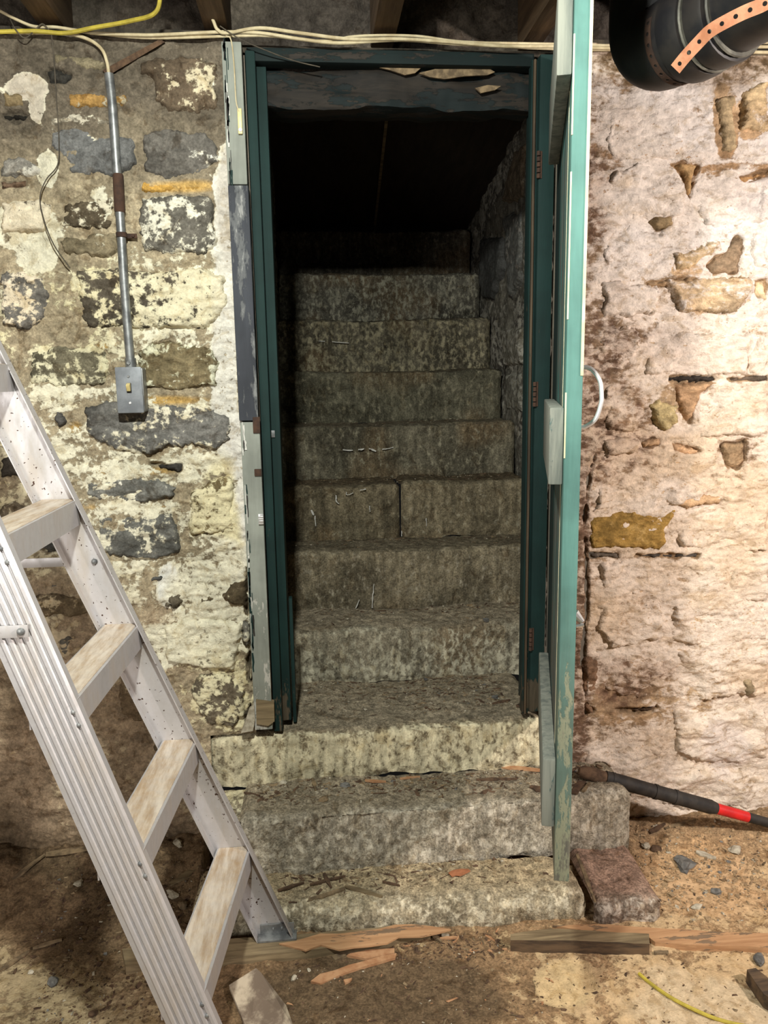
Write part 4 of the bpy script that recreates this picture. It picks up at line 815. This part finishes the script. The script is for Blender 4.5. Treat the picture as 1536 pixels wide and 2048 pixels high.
plank([(1021, 1868), (1100, 1856), (1298, 1868), (1300, 1888), (1180, 1882), (1022, 1880)], -.01, .034, M_dk, 'timber_block', 'dark rotten timber block with a square end on the floor', .0015, 'timber', 9)
TB = bpy.data.objects['timber_block'].data; TB.materials.append(M_gw)
for p_ in TB.polygons:
    if p_.normal.z > .5: p_.material_index = 1
plank([(1105, 1851), (1200, 1848), (1300, 1855), (1420, 1862), (1560, 1868), (1560, 1896), (1400, 1890), (1310, 1885), (1296, 1872), (1180, 1862)], -.01, .014, M_or, 'long_board', 'long orange split board running out to the right edge', .0015, 'board', 11)
plank([(1308, 1901), (1336, 1900), (1338, 1906), (1310, 1907)], .001, .008, M_spl, 'wood_chip', 'small brown chip just right of the dark timber block', .001, 'chip', 12)
b = MB(); P = [onZ(x, y, z) for x, y, z in ((458, 1970, .015), (512, 1936, .05), (522, 1945, .05), (572, 2010, .04), (590, 2060, .02), (500, 2075, .01))]
b.extr([Vector(p) for p in P], (0, 0, -.010)); t = NT('grey_sheet'); n1 = t.noise(14, 7, .65); t.bump(n1, .4, .003); MS = t.out(t.mix(t.mr(n1, .4, .62), L(120, 104, 90), L(196, 180, 158)), .8)
tag(b.build('broken_sheet', MS, smooth=False), 'flat broken grey sheet tilted on the floor beside the ladder rail', 'sheet')
plank([(1497, 1940), (1512, 1938), (1580, 1985), (1580, 2020), (1530, 1990)], .0, .035, M_dk, 'wood_chunk', 'dark splintered wood chunk at the lower right edge', .004, 'wood', 14)
b = MB(); b.tube(spline([onZ(x, y, .006) for x, y in ((1278, 1947), (1300, 1966), (1340, 1994), (1390, 2020), (1440, 2040), (1500, 2054), (1560, 2060))], 6), .0042, 8); tag(b.build('wire', M_yel), 'yellow wire curving over the floor at the lower right', 'wire')

def rock(c, s, mat, name, label, cat, seed, flat=.6, group=None):
    b = MB(); r = bmesh.ops.create_icosphere(b.bm, subdivisions=2, radius=1); R = random.Random(seed); ax = [R.uniform(.7, 1.3) for _ in range(3)]
    ph = [R.uniform(0, 6) for _ in range(6)]; rot = R.uniform(0, 6)
    for v in r['verts']:
        p = v.co; k = 1+.22*sin(3*p.x+ph[0])*sin(3*p.y+ph[1])+.16*sin(5*p.z+ph[2]+2*p.x)+.12*R.uniform(-1, 1); v.co = Vector((p.x*ax[0]*k, p.y*ax[1]*k, p.z*flat*k))
    bmesh.ops.transform(b.bm, verts=b.bm.verts, matrix=Matrix.Translation(c)@Matrix.Rotation(rot, 4, 'Z')@Matrix.Diagonal((s, s, s, 1)))
    return tag(b.build(name, mat, smooth=False), label, cat, group)
def atsurf(x, y):                             # pixel to the surface beneath it, nearest tread first
    for i in (7, 6, 5, 4, 3, 2, 11, 1, 0):
        st = STEPS[i] if i < 11 else (.712, .895, -.425, -.19, 0, .075); x1 = .88 if i == 5 else st[1]; p = onZ(x, y, st[5])
        if st[0]-.02 <= p[0] <= x1+.02 and st[2]-.01 <= p[1] <= st[3]:
            z = step_top(i, min(max(p[0], st[0]+.01), x1-.01), max(p[1], st[2]+.03))
            p = onZ(x, y, z); p[0] = min(p[0], x1-.02, .60 if 2 < i < 11 else 9); return np.array([p[0], min(max(p[1], st[2]+.01), st[3]), z])
    p = onZ(x, y, 0)
    for _ in range(4): z = floor_h(p[0], p[1]); p = onZ(x, y, z)
    return np.array([p[0], p[1], z])
for i, (x, y, s, m, lab) in enumerate([(1368, 1732, .026, M_slate, 'largest grey stone chunk on the sandy floor right of the steps'), (1432, 1786, .016, M_slate, 'grey pebble half way to the long orange board'), (1394, 1816, .013, M_chip, 'cream pebble above the long orange board'), (1518, 1922, .017, M_slate, 'light grey stone above the dark wood chunk'), (1292, 1694, .014, M_chip, 'tan pebble by the lower corner of the second step'),
        (1312, 1700, .016, M_brn, 'brown pebble beside the tan one at the second step'), (1470, 1702, .016, M_chip, 'cream stone on the rubble near the right edge'), (158, 1769, .014, M_chip, 'bluish white chip on the dark dirt left of the ladder'), (106, 1966, .015, M_slate, 'dark stone on the bare floor at lower left'), (62, 1946, .008, M_chip, 'small clear chip near the dark stone at lower left'), (186, 2030, .011, M_brn, 'brown clod beside the ladder rail at the bottom'),
        (205, 1722, .026, M_chip, 'cream broken plaster lump half hidden behind the near ladder rail'), (344, 1792, .017, M_chip, 'pale grey shard seen between the ladder rails'), (366, 1812, .013, M_spl, 'tan flake seen between the ladder rails'), (356, 1688, .015, M_chip, 'round pale disc of plaster at the wall base behind the ladder'), (588, 1958, .009, M_chip, 'small white stone between tilted sheet and orange shard'), (890, 1874, .009, M_chip, 'white pebble by the splintered plank end'), (618, 1941, .006, M_chip, 'tiny cream chip left of the shards'),
        (690, 1572, .014, M_slate, 'flat grey chip on the second step tread'), (648, 1600, .013, M_spl, 'yellowish chip on the second step near its front edge'), (566, 1566, .011, M_chip, 'white plaster crumb at the left of the second step'), (595, 1742, .010, M_chip, 'white crumb under the left edge of the second step'), (1062, 1394, .011, M_chip, 'white plaster bit at the foot of the right door jamb'), (990, 1396, .011, M_slate, 'grey chip near the right side of the door sill step'), (578, 1424, .014, M_slate, 'grey flat chip at the foot of the left door jamb'), (602, 1272, .014, M_slate, 'round grey stone at the left end of the fourth tread')]):
    p = atsurf(x, y); rock(Vector((p[0], p[1], p[2]+s*.28)), s, m, 'stone_chip' if m is not M_brn else 'dirt_clod', lab, 'chip', 40+i, .55)
def sliver(x0, y0, x1, y1, w, mat, label, cat='splinter', name='wood_splinter', t=.005, lift=.002, seed=0):
    p, q = atsurf(x0, y0), atsurf(x1, y1); q[2] = max(q[2], p[2]-.02); R = random.Random(seed+int(x0)); d = q-p; d /= np.linalg.norm(d); s = np.cross(d, [0, 0, 1]); s /= np.linalg.norm(s)+1e-9; b = MB(); pts = []
    n = 5; up = np.array([0, 0, lift])
    for k in range(n+1): pts.append(p+(q-p)*k/n+s*w*(.5*(1-abs(k/n-.45)*1.1)+R.uniform(-.12, .12))+up)
    for k in range(n, -1, -1): pts.append(p+(q-p)*k/n-s*w*(.5*(1-abs(k/n-.45)*1.1)+R.uniform(-.12, .12))+up)
    b.extr([Vector(a) for a in pts], (0, 0, t)); return tag(b.build(name, mat, smooth=False), label, cat)
for a in [(612, 1806, 690, 1780, .016, M_spl, 'brown bark sliver at the left on the bottom slab'), (690, 1775, 764, 1797, .016, M_gw, 'grey wood splinter on the bottom slab beside the bark sliver'), (556, 1784, 608, 1768, .010, M_brn, 'dark twig at the left end of the bottom slab'), (620, 1772, 690, 1755, .012, M_brn, 'dark twig above the bark sliver on the bottom slab'), (648, 1750, 662, 1778, .012, M_brn, 'short dark bark bit on the bottom slab'), (765, 1766, 800, 1774, .006, M_brn, 'thin twig in the middle of the bottom slab'),
          (998, 1536, 1092, 1544, .020, M_splo, 'long tan splinter at the back right of the second step'), (952, 1562, 1034, 1560, .014, M_brn, 'dark splinter in the middle right of the second step'), (1060, 1576, 1100, 1588, .030, M_brn, 'flat brown bark piece left of the open door on the second step'), (730, 1564, 772, 1566, .012, M_splo, 'short tan chip on the left of the second step'), (488, 1588, 520, 1594, .008, M_brn, 'dark twig at the left end of the second step'), (625, 1560, 632, 1585, .012, M_spl, 'upright brown fleck at the left of the second step'), (800, 1560, 840, 1556, .008, M_splo, 'thin tan sliver in the middle of the second step'),
          (1148, 1590, 1200, 1616, .036, M_brn, 'pointed brown bark piece at the right front edge of the second step'), (1166, 1586, 1180, 1568, .012, M_spl, 'small rag of fibre under the pole end on the second step'), (996, 1247, 1030, 1234, .020, M_gw, 'grey board scrap at the right end of the fourth tread'), (1000, 1238, 1028, 1243, .024, M_slate, 'dark slate scrap at the right end of the fourth tread'),
          (985, 1410, 1020, 1402, .012, M_brn, 'dark bark bit on the door sill step at right'), (1036, 1415, 1062, 1404, .022, M_brn, 'brown bark piece at the foot of the right jamb'), (12, 1772, 90, 1712, .018, M_spl, 'curved tan bark strip on the dirt at far left'), (92, 1712, 186, 1698, .026, M_spl, 'tan bark slab at the wall base left of the ladder'), (0, 1944, 58, 1906, .012, M_spl, 'thin grey stick at the lower left edge'), (66, 1900, 124, 1882, .012, M_spl, 'short pale stick at the lower left'), (340, 1772, 398, 1738, .026, M_gw, 'grey bark piece between the ladder rails'),
          (862, 1868, 882, 1886, .014, M_spl, 'brown sliver by the splintered plank end'), (880, 1880, 914, 1878, .008, M_splo, 'thin tan sliver by the white pebble'), (1392, 1706, 1432, 1720, .022, M_chip, 'curled pale bark flake on the sandy rubble at right'), (1330, 1660, 1390, 1640, .012, M_spl, 'brown stick against the right wall base'), (1300, 1668, 1330, 1650, .018, M_brn, 'dark bark bit beside the end of the second step')]:
    sliver(*a)
sliver(900, 1752, 938, 1742, .030, M_leaf, 'orange dry leaf on the bottom slab', 'leaf', 'dry_leaf', .002, .003)
sliver(1154, 1712, 1190, 1806, .012, M_spl, 'brown stick in the joint beside the brown end slab', 'stick', 'stick', .006)

# ------------------------------------------------------------------ small uncountable debris
BOX = np.array([(-1, -1, -1), (1, -1, -1), (1, 1, -1), (-1, 1, -1), (-1, -1, 1), (1, -1, 1), (1, 1, 1), (-1, 1, 1)], float)*.5
FQ = [(3, 2, 1, 0), (4, 5, 6, 7), (0, 1, 5, 4), (1, 2, 6, 5), (2, 3, 7, 6), (3, 0, 4, 7)]
def debris(name, label, spots, kinds, seed):
    """kinds: (material, count, smallest, largest, flatness, extra length)"""
    R = random.Random(seed); V, Q, mi = [], [], []
    for k, (mat, n, smin, smax, flat, long) in enumerate(kinds):
        for _ in range(n):
            x0, x1, y0, y1 = R.choice(spots); x, y = R.uniform(x0, x1), R.uniform(y0, y1)
            s = smin*(smax/smin)**(R.random()**1.7); lg = 1+R.random()**2*long; a = R.gauss(0, .6) if R.random() < .5 else R.uniform(0, pi); z = surf(x, y)
            P = BOX*np.array([s*lg, s*R.uniform(.4, 1), s*flat]); P = P*np.array([[R.uniform(.35, 1.2) for _ in range(3)] for _ in range(8)])
            ti = R.uniform(-.5, .5); P = np.stack([P[:, 0], P[:, 1]*cos(ti)-P[:, 2]*sin(ti), P[:, 1]*sin(ti)+P[:, 2]*cos(ti)], 1)
            P = np.stack([P[:, 0]*cos(a)-P[:, 1]*sin(a)+x, P[:, 0]*sin(a)+P[:, 1]*cos(a)+y, P[:, 2]+z+s*flat*.25], 1)
            o = len(V)*8; V.append(P); Q += [[i+o for i in f] for f in FQ]; mi += [k]*6
    ob = mesh_np(name, np.concatenate(V), np.array(Q), None, None, None, False)
    for q in kinds: ob.data.materials.append(q[0])
    ob.data.polygons.foreach_set('material_index', mi)
    return tag(ob, label, 'debris', None, 'stuff')
def litter(d, c, t): return [(M_brn, d, .002, .011, .3, 3.0), (M_chip, c, .002, .008, .5, .8), (M_spl, t, .002, .010, .4, 2.5)]
debris('litter', 'bark litter and grit on the bottom slab under the second step', [(-.14, .68, -.33, -.2), (-.12, .35, -.29, -.2), (-.1, .6, -.24, -.2)], litter(240, 60, 220), 1)
debris('litter', 'thick wood litter and grit on the second step tread', [(-.2, .86, -.14, -.01), (-.2, .86, -.10, 0)], litter(460, 140, 420)+[(M_brn, 34, .010, .022, .22, 2.2), (M_spl, 26, .008, .018, .25, 2.5), (M_slate, 8, .008, .016, .4, .6)], 2)
debris('litter', 'dark earthy litter on the door sill step', [(-.07, .62, .10, .38), (-.07, .62, .22, .39), (.3, .62, .1, .38)], litter(420, 130, 380)+[(M_brn, 14, .008, .018, .25, 2.0), (M_slate, 10, .007, .014, .4, .6)], 3)
for k, (y0, y1, lab) in enumerate(((.45, .63, 'litter on the tread below the tall stone step'), (.70, .86, 'litter on the tread below the two block step'), (.91, 1.09, 'litter on the tread above the two block step'), (1.14, 1.33, 'litter on the tread just below eye level'))):
    debris('litter', lab, [(-.1, .86, y0, y1), (-.1, .86, y1-.08, y1)], litter(160-20*k, 50, 130-20*k), 4+k)
debris('gravel', 'gravel and flakes on the sandy floor right of the steps', [(.92, 1.4, -.36, -.04), (.92, 1.4, -.30, -.04), (.92, 1.3, -.45, -.2)], [(M_grav, 700, .003, .014, .5, 1.0), (M_spl, 170, .002, .010, .4, 1.5), (M_brn, 90, .002, .008, .3, 2.0), (M_chip, 130, .003, .011, .5, .8), (M_slate, 60, .003, .010, .6, .5)], 8)
debris('gravel', 'sparse dark flecks on the floor in front of the long orange board', [(.3, 1.3, -.74, -.52)], [(M_brn, 110, .002, .008, .3, 2.0), (M_spl, 80, .002, .008, .4, 1.0)], 9)
debris('rubble', 'dark dirt crumbs and flakes on the floor around the ladder', [(-.8, -.30, -.34, -.04), (-.8, -.25, -.42, -.1), (-.7, -.3, -.60, -.42)], [(M_brn, 700, .003, .013, .5, 1.0), (M_spl, 230, .003, .011, .35, 1.4), (M_chip, 70, .002, .009, .4, 1.0), (M_slate, 60, .003, .010, .5, .6)], 10)
debris('rubble', 'dark crumbs and splinters on the floor in front of the bottom slab', [(-.1, .55, -.70, -.45), (.15, .45, -.50, -.40)], [(M_brn, 520, .002, .009, .4, 2.0), (M_splo, 50, .003, .012, .3, 3.0), (M_chip, 70, .002, .007, .5, 1.0), (M_spl, 150, .002, .008, .4, 1.5)], 11)
